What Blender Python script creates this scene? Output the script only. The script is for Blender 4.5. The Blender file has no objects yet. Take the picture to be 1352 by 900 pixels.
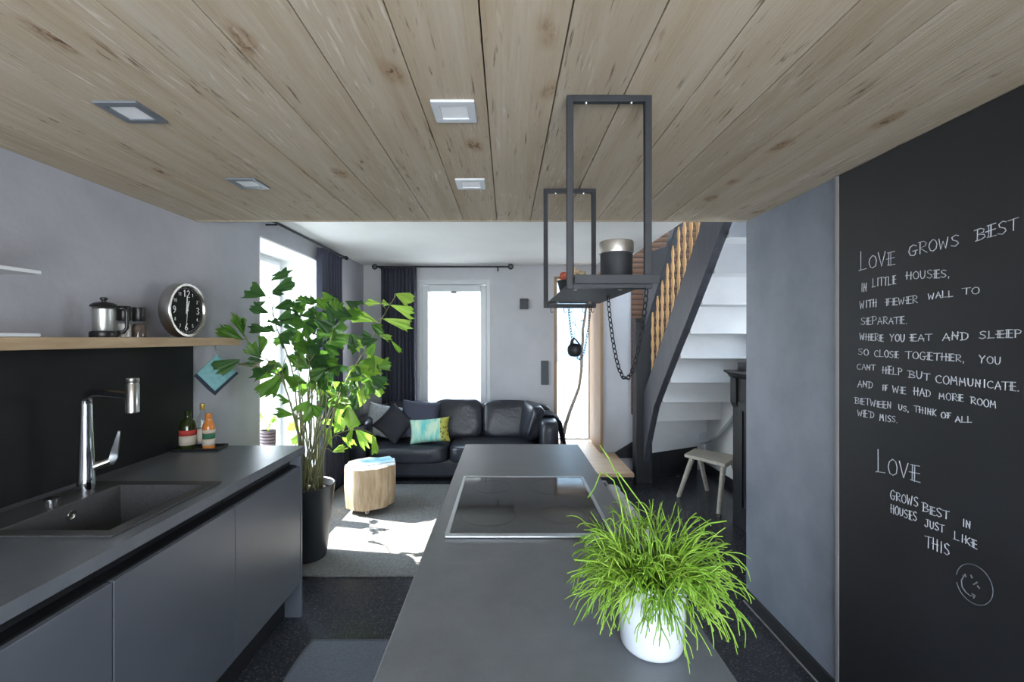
import bpy, bmesh, math, random
from mathutils import Vector, Matrix
PI = math.pi
SC = bpy.context.scene
COL = SC.collection
random.seed(7)

# ------------------------------------------------------------------ camera, sky, sun, exposure
CAM_H = 1.52
cd = bpy.data.cameras.new('camera'); cam = bpy.data.objects.new('camera', cd); COL.objects.link(cam)
cam.location = (0, 0, CAM_H); cam.rotation_euler = (PI/2, 0, 0)
cd.sensor_width = 36; cd.lens = 16.0; cd.shift_x = 7/1352; cd.shift_y = -3/1352
cd.clip_start = 0.02; cd.clip_end = 300
SC.camera = cam
SKY = 4.6
SUN = 8.0
SC.view_settings.view_transform = 'Standard'; SC.view_settings.look = 'None'
SC.view_settings.exposure = 1.95; SC.view_settings.gamma = 1; SC.view_settings.use_curve_mapping = False
try:
    SC.cycles.use_denoising = True; SC.cycles.sample_clamp_indirect = 6; SC.cycles.max_bounces = 10
    SC.cycles.diffuse_bounces = 6; SC.cycles.transparent_max_bounces = 16
    SC.cycles.caustics_reflective = False; SC.cycles.caustics_refractive = False
except Exception: pass

w = bpy.data.worlds.new('sky'); SC.world = w; w.use_nodes = True
wt = w.node_tree; wn = wt.nodes; wn.clear()
wo = wn.new('ShaderNodeOutputWorld'); wb = wn.new('ShaderNodeBackground')
tc = wn.new('ShaderNodeTexCoord'); sx = wn.new('ShaderNodeSeparateXYZ'); cr = wn.new('ShaderNodeValToRGB')
wt.links.new(tc.outputs['Generated'], sx.inputs[0]); wt.links.new(sx.outputs['Z'], cr.inputs[0])
cr.color_ramp.elements[0].position = 0.0; cr.color_ramp.elements[0].color = (0.93, 0.96, 1.0, 1)
cr.color_ramp.elements[1].position = 0.55; cr.color_ramp.elements[1].color = (0.60, 0.78, 1.0, 1)
wt.links.new(cr.outputs[0], wb.inputs['Color']); wb.inputs['Strength'].default_value = SKY
wt.links.new(wb.outputs[0], wo.inputs[0])

sd = bpy.data.lights.new('sun', 'SUN'); so = bpy.data.objects.new('sun', sd); COL.objects.link(so)
sd.energy = SUN; sd.angle = math.radians(0.6); sd.color = (1.0, 0.96, 0.9)
so.rotation_euler = Vector((1.0, -0.24, -0.84)).to_track_quat('-Z', 'Y').to_euler()
so.location = (-6, 5, 6)
def portal(loc, direction, sx_, sy_):
    l = bpy.data.lights.new('window_daylight', 'AREA'); l.shape = 'RECTANGLE'; l.size = sx_; l.size_y = sy_
    l.cycles.is_portal = True
    o = bpy.data.objects.new('window_daylight', l); COL.objects.link(o); o.location = loc
    o.rotation_euler = Vector(direction).to_track_quat('-Z', 'Y').to_euler()
portal((-2.25, 3.81, 1.3), (1, 0, 0), 1.1, 2.0)
portal((-0.66, 6.16, 1.1), (0, -1, 0), 1.0, 2.3)
portal((0.86, 6.16, 1.2), (0, -1, 0), 0.6, 2.2)
portal((-0.02, -1.45, 1.33), (0, 1, 0), 2.25, 1.6)
portal((2.62, 3.3, 1.85), (-1, 0, 0), 0.9, 0.9)  # portal at the added hall window
portal((1.85, 3.9, 3.86), (0, 0, -1), 0.7, 1.6)  # portal at the added stairwell skylight

# ------------------------------------------------------------------ helpers
def lin(c):
    f = lambda v: v/12.92 if v <= 0.04045 else ((v+0.055)/1.055)**2.4
    return tuple(f(v/255) for v in c) + (1,)
def P(px, py, Y):                       # a point of the place at depth Y along a sight line
    return Vector(((px-669)*Y/601, Y, CAM_H-(py-447)*Y/601))
ORG = {}
class MB:
    def __init__(s): s.v = []; s.f = []
    def add(s, vs, fs):
        n = len(s.v); s.v += [tuple(v) for v in vs]; s.f += [tuple(i+n for i in f) for f in fs]; return s
    def box(s, x0, x1, y0, y1, z0, z1):
        return s.add([(x0,y0,z0),(x1,y0,z0),(x1,y1,z0),(x0,y1,z0),(x0,y0,z1),(x1,y0,z1),(x1,y1,z1),(x0,y1,z1)],
            [(0,3,2,1),(4,5,6,7),(0,1,5,4),(1,2,6,5),(2,3,7,6),(3,0,4,7)])
    def prism(s, poly, axis, a, b):     # poly: 2D points, extruded along axis from a to b
        def mk(p, t): return {'x': (t, p[0], p[1]), 'y': (p[0], t, p[1]), 'z': (p[0], p[1], t)}[axis]
        n = len(poly)
        return s.add([mk(p, a) for p in poly]+[mk(p, b) for p in poly],
            [tuple(range(n))[::-1], tuple(range(n, 2*n))]+[(i, (i+1) % n, (i+1) % n+n, i+n) for i in range(n)])
    def tube(s, pts, r, seg=8, closed=False, cap=True):
        pts = [Vector(p) for p in pts]; n = len(pts)
        rr = r if isinstance(r, (list, tuple)) else [r]*n
        up = None; vs = []
        for i, p in enumerate(pts):
            if closed: t = pts[(i+1) % n]-pts[i-1]
            else: t = pts[min(i+1, n-1)]-pts[max(i-1, 0)]
            t = t.normalized() if t.length > 1e-9 else Vector((0,0,1))
            if up is None:
                up = Vector((0,0,1)) if abs(t.z) < 0.9 else Vector((1,0,0))
            a = t.cross(up)
            if a.length < 1e-5: a = t.cross(Vector((0.3,0.9,0.1)))
            a.normalize(); b = a.cross(t).normalized(); up = b
            for k in range(seg):
                an = 2*PI*k/seg
                vs.append(p+(a*math.cos(an)+b*math.sin(an))*rr[i])
        fs = []
        m = n if closed else n-1
        for i in range(m):
            j = (i+1) % n
            for k in range(seg):
                l = (k+1) % seg
                fs.append((i*seg+k, i*seg+l, j*seg+l, j*seg+k))
        if cap and not closed:
            fs.append(tuple(range(seg))[::-1]); fs.append(tuple((n-1)*seg+k for k in range(seg)))
        return s.add(vs, fs)
    def lathe(s, prof, c, axis='z', seg=32, rot=None, cap=True):   # prof: (r, h)
        vs = []; fs = []; n = len(prof); c = Vector(c)
        for r, h in prof:
            for k in range(seg):
                a = 2*PI*k/seg; x, y = r*math.cos(a), r*math.sin(a)
                q = {'z': Vector((x, y, h)), 'x': Vector((h, x, y)), 'y': Vector((x, h, y))}[axis]
                if rot: q = rot @ q
                vs.append(c+q)
        for i in range(n-1):
            for k in range(seg):
                l = (k+1) % seg
                fs.append((i*seg+k, i*seg+l, (i+1)*seg+l, (i+1)*seg+k))
        if prof[0][0] > 1e-6: fs.append(tuple(range(seg))[::-1])
        if cap and prof[-1][0] > 1e-6: fs.append(tuple((n-1)*seg+k for k in range(seg)))
        return s.add(vs, fs)
    def sphere(s, c, r, seg=16, sc=(1,1,1)):
        n = seg//2; vs = []; fs = []
        for i in range(n+1):
            th = PI*i/n
            for k in range(seg):
                a = 2*PI*k/seg
                vs.append((c[0]+sc[0]*r*math.sin(th)*math.cos(a), c[1]+sc[1]*r*math.sin(th)*math.sin(a), c[2]+sc[2]*r*math.cos(th)))
        for i in range(n):
            for k in range(seg):
                l = (k+1) % seg
                fs.append((i*seg+k, (i+1)*seg+k, (i+1)*seg+l, i*seg+l))
        return s.add(vs, fs)
    def grid(s, fn, nu, nv, closeu=False):
        vs = [fn(i/(nu if closeu else nu-1), j/(nv-1)) for i in range(nu) for j in range(nv)]
        fs = []
        for i in range(nu if closeu else nu-1):
            for j in range(nv-1):
                k = (i+1) % nu
                fs.append((i*nv+j, k*nv+j, k*nv+j+1, i*nv+j+1))
        return s.add(vs, fs)
    def xform(s, M, start=0):
        for i in range(start, len(s.v)): s.v[i] = tuple(M @ Vector(s.v[i]))
        return s
    def build(s, name, mat, parent=None, smooth=False, bevel=0, solid=0, sub=0, kind=None, label=None, org=None):
        org = Vector(ORG[parent.name]) if parent else Vector(org or (0,0,0))
        me = bpy.data.meshes.new(name)
        me.from_pydata([tuple(Vector(v)-org) for v in s.v], [], s.f); me.validate()
        bm = bmesh.new(); bm.from_mesh(me)
        bmesh.ops.remove_doubles(bm, verts=bm.verts, dist=1e-6)
        bmesh.ops.recalc_face_normals(bm, faces=bm.faces); bm.to_mesh(me); bm.free()
        me.materials.append(mat)
        o = bpy.data.objects.new(name, me); COL.objects.link(o)
        if parent: o.parent = parent
        else: o.location = org
        ORG[o.name] = tuple(org)
        if smooth:
            for p in me.polygons: p.use_smooth = True
            if smooth == 'auto':
                try: me.set_sharp_from_angle(angle=math.radians(40))
                except Exception: pass
        if solid:
            m = o.modifiers.new('thickness', 'SOLIDIFY'); m.thickness = solid; m.offset = 0
        if bevel:
            m = o.modifiers.new('bevel', 'BEVEL'); m.width = bevel; m.segments = 2; m.limit_method = 'ANGLE'; m.angle_limit = math.radians(40)
        if sub:
            m = o.modifiers.new('subsurf', 'SUBSURF'); m.levels = sub; m.render_levels = sub
        if kind: o['kind'] = kind
        if label: o['label'] = label
        return o
def tag(o, label, cat, group=None):
    o['label'] = label; o['category'] = cat
    if group: o['group'] = group
    return o
def thing(name, loc, label, cat, group=None):
    o = bpy.data.objects.new(name, None); COL.objects.link(o); o.location = loc
    o.empty_display_size = 0.05
    ORG[o.name] = tuple(loc); return tag(o, label, cat, group)
def setting(name, loc=(0,0,0)):
    o = bpy.data.objects.new(name, None); COL.objects.link(o); o.location = loc; o.empty_display_size = 0.05
    ORG[o.name] = tuple(loc); o['kind'] = 'structure'; return o
def dup(root, loc, label, rotz=0, group=None):
    r = root.copy(); COL.objects.link(r); r.location = loc; r.rotation_euler = (0, 0, rotz)
    r['label'] = label
    if group: r['group'] = group
    for ch in list(root.children):
        c = ch.copy(); COL.objects.link(c); c.parent = r
        for g in list(ch.children):
            d = g.copy(); COL.objects.link(d); d.parent = c
    return r

# ------------------------------------------------------------------ materials
def nodes(name):
    m = bpy.data.materials.new(name); m.use_nodes = True
    return m, m.node_tree.nodes, m.node_tree.links, m.node_tree.nodes['Principled BSDF']
def pm(name, c1, c2=None, scale=4, rough=0.5, metal=0, bump=0, bscale=40, stretch=(1,1,1), spec=0.5, coat=0, rvar=0, detail=5, bdist=0.01):
    m, n, l, b = nodes(name)
    b.inputs['Base Color'].default_value = lin(c1); b.inputs['Roughness'].default_value = rough
    b.inputs['Metallic'].default_value = metal; b.inputs['Specular IOR Level'].default_value = spec
    b.inputs['Coat Weight'].default_value = coat
    t = n.new('ShaderNodeTexCoord'); mp = n.new('ShaderNodeMapping'); mp.inputs['Scale'].default_value = stretch
    l.new(t.outputs['Object'], mp.inputs[0])
    no = n.new('ShaderNodeTexNoise'); no.inputs['Scale'].default_value = scale; no.inputs['Detail'].default_value = detail
    no.inputs['Roughness'].default_value = 0.6
    l.new(mp.outputs[0], no.inputs['Vector'])
    r = n.new('ShaderNodeValToRGB'); r.color_ramp.elements[0].position = 0.32; r.color_ramp.elements[1].position = 0.68
    r.color_ramp.elements[0].color = lin(c1); r.color_ramp.elements[1].color = lin(c2 or tuple(min(255, v*1.06) for v in c1))
    l.new(no.outputs['Fac'], r.inputs[0]); l.new(r.outputs[0], b.inputs['Base Color'])
    if rvar:
        mr = n.new('ShaderNodeMapRange'); mr.inputs['To Min'].default_value = rough-rvar; mr.inputs['To Max'].default_value = rough+rvar
        l.new(no.outputs['Fac'], mr.inputs[0]); l.new(mr.outputs[0], b.inputs['Roughness'])
    if bump:
        n2 = n.new('ShaderNodeTexNoise'); n2.inputs['Scale'].default_value = bscale; n2.inputs['Detail'].default_value = 4
        l.new(mp.outputs[0], n2.inputs['Vector'])
        bp = n.new('ShaderNodeBump'); bp.inputs['Strength'].default_value = bump; bp.inputs['Distance'].default_value = bdist
        l.new(n2.outputs['Fac'], bp.inputs['Height']); l.new(bp.outputs[0], b.inputs['Normal'])
    return m
def glass(name, tint=(1,1,1), refl=1.0):
    m, n, l, b = nodes(name); n.remove(b)
    out = n['Material Output']; tr = n.new('ShaderNodeBsdfTransparent'); tr.inputs[0].default_value = tint+(1,)
    gl = n.new('ShaderNodeBsdfGlossy'); gl.inputs['Roughness'].default_value = 0.02
    fr = n.new('ShaderNodeLayerWeight'); fr.inputs[0].default_value = 0.5
    pw = n.new('ShaderNodeMath'); pw.operation = 'POWER'; pw.inputs[1].default_value = 4.5; l.new(fr.outputs['Facing'], pw.inputs[0])
    mu = n.new('ShaderNodeMath'); mu.operation = 'MULTIPLY_ADD'; mu.inputs[1].default_value = 0.9*refl; mu.inputs[2].default_value = 0.04*refl
    mx = n.new('ShaderNodeMixShader')
    l.new(pw.outputs[0], mu.inputs[0]); l.new(mu.outputs[0], mx.inputs[0]); l.new(tr.outputs[0], mx.inputs[1]); l.new(gl.outputs[0], mx.inputs[2])
    l.new(mx.outputs[0], out.inputs[0]); return m
def leafmat(name, c1, c2, scale=5, trans=0.45):
    m, n, l, b = nodes(name); out = n['Material Output']
    t = n.new('ShaderNodeTexCoord'); no = n.new('ShaderNodeTexNoise'); no.inputs['Scale'].default_value = scale
    l.new(t.outputs['Object'], no.inputs['Vector'])
    r = n.new('ShaderNodeValToRGB'); r.color_ramp.elements[0].position = 0.35; r.color_ramp.elements[1].position = 0.65
    r.color_ramp.elements[0].color = lin(c1); r.color_ramp.elements[1].color = lin(c2)
    l.new(no.outputs['Fac'], r.inputs[0]); l.new(r.outputs[0], b.inputs['Base Color']); b.inputs['Roughness'].default_value = 0.42
    tl = n.new('ShaderNodeBsdfTranslucent'); l.new(r.outputs[0], tl.inputs[0])
    mx = n.new('ShaderNodeMixShader'); mx.inputs[0].default_value = trans
    l.new(b.outputs[0], mx.inputs[1]); l.new(tl.outputs[0], mx.inputs[2]); l.new(mx.outputs[0], out.inputs[0]); return m

def ceiling_wood():
    m, n, l, b = nodes('whitewashed_spruce')
    N = lambda t: n.new('ShaderNode'+t)
    def math_(op, a, bb=None):
        x = N('Math'); x.operation = op
        for i, v in enumerate((a, bb)):
            if v is None: continue
            if isinstance(v, (int, float)): x.inputs[i].default_value = v
            else: l.new(v, x.inputs[i])
        return x.outputs[0]
    t = N('TexCoord'); s = N('SeparateXYZ'); l.new(t.outputs['Object'], s.inputs[0])
    bi = math_('FLOOR', math_('DIVIDE', math_('ADD', s.outputs['X'], 0.057), 0.192))
    wn_ = N('TexWhiteNoise'); wn_.noise_dimensions = '1D'; l.new(bi, wn_.inputs['W'])
    off = math_('MULTIPLY', wn_.outputs['Value'], 37.0)
    cb = N('CombineXYZ'); l.new(s.outputs['X'], cb.inputs[0]); l.new(math_('ADD', s.outputs['Y'], off), cb.inputs[1]); l.new(bi, cb.inputs[2])
    def mapped(sc):
        mp = N('Mapping'); mp.inputs['Scale'].default_value = sc; l.new(cb.outputs[0], mp.inputs[0]); return mp.outputs[0]
    def noise(sc, scale, det=6, dist=0.0, rough=0.6):
        q = N('TexNoise'); q.inputs['Scale'].default_value = scale; q.inputs['Detail'].default_value = det
        q.inputs['Distortion'].default_value = dist; q.inputs['Roughness'].default_value = rough
        l.new(mapped(sc), q.inputs['Vector']); return q.outputs['Fac']
    def ramp(f, pts):
        r = N('ValToRGB'); e = r.color_ramp.elements
        while len(e) < len(pts): e.new(0.5)
        for k, (p, c) in enumerate(pts): e[k].position = p; e[k].color = c
        l.new(f, r.inputs[0]); return r.outputs[0]
    def mix(kind, fac, a, c):
        x = N('Mix'); x.data_type = 'RGBA'; x.blend_type = kind
        if isinstance(fac, (int, float)): x.inputs[0].default_value = fac
        else: l.new(fac, x.inputs[0])
        for i, v in ((6, a), (7, c)):
            if isinstance(v, tuple): x.inputs[i].default_value = v
            else: l.new(v, x.inputs[i])
        return x.outputs[2]
    g1 = noise((9, 0.55, 1), 1.6, 5, 0.5)
    base = ramp(g1, [(0.25, lin((177,159,134))), (0.5, lin((191,177,157))), (0.75, lin((201,191,176)))])
    # per board tone
    tone = ramp(wn_.outputs['Value'], [(0, (0.86,0.85,0.83,1)), (1, (1.0,0.99,0.97,1))])
    base = mix('MULTIPLY', 1.0, base, tone)
    # fine grain along the board
    g2 = noise((70, 1.6, 1), 1.5, 4, 0.6, 0.7)
    base = mix('MULTIPLY', 0.4, base, ramp(g2, [(0.28, (0.62,0.56,0.5,1)), (0.42, (1,1,1,1))]))
    # torn, rough sawn dashes in patches
    g3 = noise((62, 4.2, 1), 1.7, 4, 0.5)
    g4 = noise((48, 3.4, 3), 1.9, 3, 0.4)
    patch = ramp(noise((4.2, 1.5, 1), 1.7, 3), [(0.47, (0,0,0,1)), (0.58, (1,1,1,1))])
    dash = ramp(g3, [(0.33, (1,1,1,1)), (0.41, (0,0,0,1))])
    torn = mix('MULTIPLY', 1.0, ramp(noise((3.4, 1.2, 2), 2.1, 3), [(0.5, (0,0,0,1)), (0.62, (1,1,1,1))]), ramp(g4, [(0.33, (1,1,1,1)), (0.43, (0,0,0,1))]))
    base = mix('MIX', math_('MULTIPLY', torn, 0.6), base, lin((226,220,212)))
    dm = mix('MULTIPLY', 1.0, patch, dash)
    base = mix('MIX', math_('MULTIPLY', dm, 0.8), base, lin((100,78,58)))
    # knots
    v = N('TexVoronoi'); v.inputs['Scale'].default_value = 1.0; v.inputs['Randomness'].default_value = 0.9
    wob = N('Mapping'); wob.inputs['Scale'].default_value = (5.2, 2.5, 1)
    nz = N('TexNoise'); nz.inputs['Scale'].default_value = 9; l.new(cb.outputs[0], nz.inputs['Vector'])
    va = N('VectorMath'); va.operation = 'SCALE'; va.inputs['Scale'].default_value = 0.06; l.new(nz.outputs['Color'], va.inputs[0])
    vb = N('VectorMath'); vb.operation = 'ADD'; l.new(cb.outputs[0], vb.inputs[0]); l.new(va.outputs[0], vb.inputs[1])
    l.new(vb.outputs[0], wob.inputs[0]); l.new(wob.outputs[0], v.inputs['Vector'])
    kd = v.outputs['Distance']
    halo = ramp(kd, [(0.06, (1,1,1,1)), (0.2, (0,0,0,1))])
    core = ramp(kd, [(0.05, (1,1,1,1)), (0.15, (0,0,0,1))])
    spark = ramp(noise((28, 14, 1), 2.6, 4, 0.6), [(0.4, (1,1,1,1)), (0.54, (0,0,0,1))])
    base = mix('MIX', math_('MULTIPLY', halo, 0.5), base, lin((150,112,74)))
    base = mix('MIX', math_('MULTIPLY', mix('MULTIPLY', 1.0, core, spark), 0.8), base, lin((66,48,36)))
    l.new(base, b.inputs['Base Color']); b.inputs['Roughness'].default_value = 0.75; b.inputs['Specular IOR Level'].default_value = 0.2
    bp = N('Bump'); bp.inputs['Strength'].default_value = 0.35; bp.inputs['Distance'].default_value = 0.004
    l.new(mix('MULTIPLY', 1.0, ramp(g2, [(0.2,(0,0,0,1)),(0.6,(1,1,1,1))]), ramp(g3, [(0.3,(0,0,0,1)),(0.45,(1,1,1,1))])), bp.inputs['Height']); l.new(bp.outputs[0], b.inputs['Normal'])
    return m

def terrazzo():
    m, n, l, b = nodes('black_terrazzo')
    t = n.new('ShaderNodeTexCoord'); v = n.new('ShaderNodeTexVoronoi'); v.inputs['Scale'].default_value = 210
    l.new(t.outputs['Object'], v.inputs['Vector'])
    w_ = n.new('ShaderNodeTexNoise'); w_.inputs['Scale'].default_value = 45; w_.inputs['Detail'].default_value = 2
    l.new(t.outputs['Object'], w_.inputs['Vector'])
    s = n.new('ShaderNodeSeparateColor'); l.new(v.outputs['Color'], s.inputs[0])
    r = n.new('ShaderNodeValToRGB'); e = r.color_ramp.elements
    e[0].position = 0.0; e[0].color = lin((48,49,54)); e[1].position = 0.93; e[1].color = lin((92,92,98))
    x = e.new(0.88); x.color = lin((56,57,62))
    l.new(s.outputs[0], r.inputs[0]); l.new(r.outputs[0], b.inputs['Base Color']); b.inputs['Roughness'].default_value = 0.26
    return m
def stripes(name, axis, freq, c1, c2, lo=0.45, hi=0.55, rough=0.6, var=None, bump=0.0):
    m, n, l, b = nodes(name)
    t = n.new('ShaderNodeTexCoord'); wv = n.new('ShaderNodeTexWave'); wv.bands_direction = axis; wv.inputs['Scale'].default_value = freq
    wv.inputs['Distortion'].default_value = 0.6 if var else 0; wv.inputs['Detail'].default_value = 2
    l.new(t.outputs['Object'], wv.inputs['Vector'])
    r = n.new('ShaderNodeValToRGB'); r.color_ramp.elements[0].position = lo; r.color_ramp.elements[1].position = hi
    r.color_ramp.elements[0].color = lin(c1); r.color_ramp.elements[1].color = lin(c2)
    l.new(wv.outputs['Fac'], r.inputs[0]); l.new(r.outputs[0], b.inputs['Base Color']); b.inputs['Roughness'].default_value = rough
    if bump:
        bp = n.new('ShaderNodeBump'); bp.inputs['Strength'].default_value = bump; bp.inputs['Distance'].default_value = 0.01
        l.new(wv.outputs['Fac'], bp.inputs['Height']); l.new(bp.outputs[0], b.inputs['Normal'])
    return m

M = {}
M['ceil'] = ceiling_wood()
M['floor'] = terrazzo()
M['plaster'] = pm('grey_plaster', (158,159,167), (174,174,181), 2.2, 0.8, bump=0.15, bscale=30)
M['plaster_light'] = pm('pale_grey_plaster', (186,187,192), (198,198,203), 2.2, 0.8, bump=0.15, bscale=30)
M['plaster_dark'] = pm('trowelled_plaster', (112,118,130), (138,143,154), 2.6, 0.55, bump=0.12, bscale=12, rvar=0.12, detail=8)
M['white'] = pm('white_paint', (226,226,224), (234,234,232), 2, 0.7)
M['white_gloss'] = pm('white_lacquer', (204,208,212), (212,216,220), 2, 0.35)
M['stairwhite'] = pm('white_stair_paint', (216,218,220), (226,228,230), 3, 0.55)
M['board'] = pm('blackboard_paint', (29,30,33), (35,36,40), 3, 0.6, bump=0.05, bscale=200)
M['chalk'] = pm('chalk', (176,180,188), (206,209,216), 60, 0.95)
M['worktop'] = pm('anthracite_worktop', (97,100,106), (112,115,120), 7, 0.36, bump=0.06, bscale=140, rvar=0.06, detail=8)
M['cab'] = pm('anthracite_laminate', (90,93,100), (96,99,106), 3, 0.3)
M['cabdark'] = pm('dark_plinth', (28,28,31), (34,34,37), 3, 0.5)
M['splash'] = pm('black_backsplash', (20,20,22), (25,25,28), 6, 0.55, spec=0.25, bump=0.03, bscale=120)
M['sink'] = pm('black_granite_sink', (60,59,60), (80,78,79), 160, 0.5, bump=0.05, bscale=200)
M['alu'] = pm('brushed_aluminium', (170,172,175), (190,192,195), 40, 0.3, 1.0, stretch=(1,20,1))
M['steel'] = pm('brushed_steel', (175,172,168), (200,198,195), 30, 0.28, 1.0, stretch=(1,1,14))
M['satin'] = pm('satin_steel', (214,212,208), (226,224,220), 30, 0.42, 1.0, stretch=(1,1,14))
M['chrome'] = pm('chrome', (220,222,226), (230,232,236), 4, 0.08, 1.0)
M['blacksteel'] = pm('black_steel', (38,40,44), (46,48,53), 20, 0.6, 0.0, spec=0.35, bump=0.05, bscale=90)
M['blackiron'] = pm('black_iron', (30,31,34), (44,45,48), 60, 0.55, 0.5, bump=0.1, bscale=120)
M['blackwood'] = pm('black_stained_wood', (30,31,34), (42,43,47), 4, 0.42, bump=0.15, bscale=30, stretch=(10,10,1))
M['stringer'] = pm('lit_black_wood', (60,62,69), (74,76,84), 4, 0.4, bump=0.15, bscale=30, stretch=(10,10,1))  # black stair wood, its colour lightened to stand for light on it
M['blackcase'] = pm('black_plastic', (20,20,22), (26,26,28), 9, 0.35)
M['jamb'] = pm('wooden_jamb', (150,122,96), (168,140,114), 3, 0.6, stretch=(12,12,1.2), detail=8)
M['oak'] = pm('pale_oak', (178,152,118), (202,180,148), 3, 0.5, bump=0.1, bscale=20, stretch=(12,1.2,12), detail=8)
M['oak_x'] = pm('pale_oak_flat', (190,158,124), (208,180,148), 3, 0.45, stretch=(1.2,12,12), detail=8)
M['shelfwood'] = pm('weathered_shelf_wood', (158,134,104), (186,164,134), 3, 0.65, bump=0.2, bscale=25, stretch=(10,1.2,10), detail=8)
M['spindle'] = pm('turned_pine', (196,150,96), (214,172,118), 5, 0.45, stretch=(8,8,1))
M['stoolwood'] = pm('bleached_wood', (172,164,150), (196,188,174), 4, 0.7, bump=0.2, bscale=30, stretch=(2,10,10))
M['log'] = pm('dried_log_side', (168,138,104), (218,196,164), 5, 0.75, bump=0.35, bscale=14, stretch=(5,5,0.9), detail=8)
M['logtop'] = pm('log_cut_face', (214,196,170), (228,214,192), 8, 0.7)
M['brown'] = stripes('brown_slats', 'Z', 5.2, (58,40,30), (104,72,52), 0.05, 0.25, 0.7, True, 0.4)
M['leather'] = pm('black_leather', (36,38,45), (46,48,56), 6, 0.34, bump=0.25, bscale=26, rvar=0.08, bdist=0.012)
M['rug'] = pm('grey_wool_rug', (106,103,100), (140,137,133), 60, 0.95, bump=0.6, bscale=150, detail=8)
M['mat'] = pm('blue_grey_mat', (104,108,118), (128,132,142), 90, 0.95, bump=0.5, bscale=220, stretch=(1,3,1))
M['navy'] = pm('navy_linen', (58,60,74), (68,71,86), 120, 0.9, bump=0.2, bscale=300)
M['navy2'] = pm('charcoal_blue_cotton', (56,58,72), (66,68,82), 90, 0.9, bump=0.2, bscale=300)
M['charcoal'] = pm('charcoal_cotton', (38,38,44), (46,46,52), 90, 0.9, bump=0.2, bscale=300)
M['fur'] = pm('grey_fur', (160,164,168), (196,200,204), 60, 1.0, bump=0.8, bscale=160)
M['palepot'] = pm('white_ceramic', (196,202,210), (206,212,220), 3, 0.22, coat=0.3)
M['darkpot'] = pm('anthracite_planter', (52,55,58), (62,65,68), 3, 0.32)
M['soil'] = pm('potting_soil', (40,30,22), (70,54,40), 60, 0.95, bump=0.8, bscale=90)
M['cane'] = pm('green_brown_cane', (104,108,66), (150,148,104), 14, 0.55, stretch=(1,1,0.4))
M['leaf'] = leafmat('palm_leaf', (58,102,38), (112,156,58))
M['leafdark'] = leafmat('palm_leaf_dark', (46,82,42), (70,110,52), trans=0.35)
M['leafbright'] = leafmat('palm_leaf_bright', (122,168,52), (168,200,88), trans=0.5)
M['grass'] = leafmat('pencil_stem', (112,158,42), (156,192,74), 18, 0.3)
M['glass'] = glass('window_glass', (0.98, 0.99, 0.99), 0.6)
M['clear'] = glass('clear_glass', (0.93, 0.95, 0.95), 0.9)
M['hobglass'] = pm('black_hob_glass', (28,28,30), (31,31,33), 3, 0.06)
M['teal'] = pm('teal_cotton', (108,160,164), (130,176,178), 50, 0.9, bump=0.2, bscale=200)
M['tealdark'] = pm('navy_binding', (34,44,58), (44,54,68), 50, 0.9)
M['towel'] = pm('pale_grey_towel', (226,229,234), (238,240,244), 70, 0.95, bump=0.5, bscale=160)
M['greybox'] = pm('anthracite_box', (62,68,76), (70,76,84), 5, 0.5)
M['darkbox'] = pm('dark_box', (48,50,54), (54,56,60), 5, 0.5)
M['basket'] = stripes('woven_rattan', 'Z', 12, (58,46,48), (110,94,96), 0.3, 0.7, 0.8, True, 0.6)
M['oil'] = pm('olive_oil_glass', (30,38,14), (46,56,20), 6, 0.12, coat=0.3)
M['amber'] = pm('orange_juice_glass', (190,112,50), (204,130,66), 6, 0.2)
M['paper'] = pm('label_paper', (182,172,156), (200,190,174), 9, 0.7)
M['redprint'] = pm('red_print', (170,52,46), (180,62,54), 9, 0.7)
M['greenprint'] = pm('green_print', (40,96,70), (50,108,80), 9, 0.7)
M['gold'] = pm('gold_cap', (190,160,90), (204,174,104), 9, 0.35, 0.6)
M['redflower'] = pm('red_dried_petals', (150,62,46), (190,104,80), 40, 0.85, bump=0.5, bscale=90)
M['cream'] = pm('cream_papery_skin', (196,170,132), (222,204,174), 40, 0.8, bump=0.4, bscale=90)
M['strip'] = pm('grey_metal_strip', (142,138,138), (152,148,148), 3, 0.5)
M['faintchalk'] = pm('smudged_chalk', (104,108,116), (124,128,136), 60, 0.95)
M['diffuser'] = pm('opal_diffuser', (238,240,244), (242,244,248), 3, 0.4)
M['lampframe'] = pm('satin_lamp_frame', (196,200,206), (206,210,216), 3, 0.4, 0.0)
M['lampsteel'] = pm('satin_grey_lamp_frame', (112,118,126), (122,128,136), 3, 0.4, 0.2)
M['facade'] = pm('neighbour_render', (118,113,108), (124,119,114), 1, 0.9)
M['terrace'] = pm('terrace_stone', (140,138,134), (156,154,150), 3, 0.85)
M['hill'] = pm('distant_wood', (92,108,120), (120,134,142), 1.2, 0.95)
M['shrub'] = pm('outdoor_foliage', (110,140,80), (150,176,110), 10, 0.9)
M['bark'] = pm('bare_branch_bark', (150,134,120), (184,170,156), 24, 0.85, bump=0.4, bscale=60)
M['mag'] = pm('magazine_cover', (96,170,196), (206,222,226), 9, 0.35, detail=1)
M['mag2'] = pm('magazine_pages', (224,226,228), (236,238,240), 9, 0.45)
M['dial'] = pm('matt_black_dial', (24,28,26), (28,32,30), 9, 0.7, spec=0.2)
M['peppercorn'] = pm('peppercorns', (60,46,40), (110,92,80), 300, 0.8)
M['salt'] = pm('coarse_salt', (206,200,196), (226,220,216), 300, 0.8)
M['coffee'] = pm('dark_plunger', (60,60,62), (90,90,92), 20, 0.3, 0.6)

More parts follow.
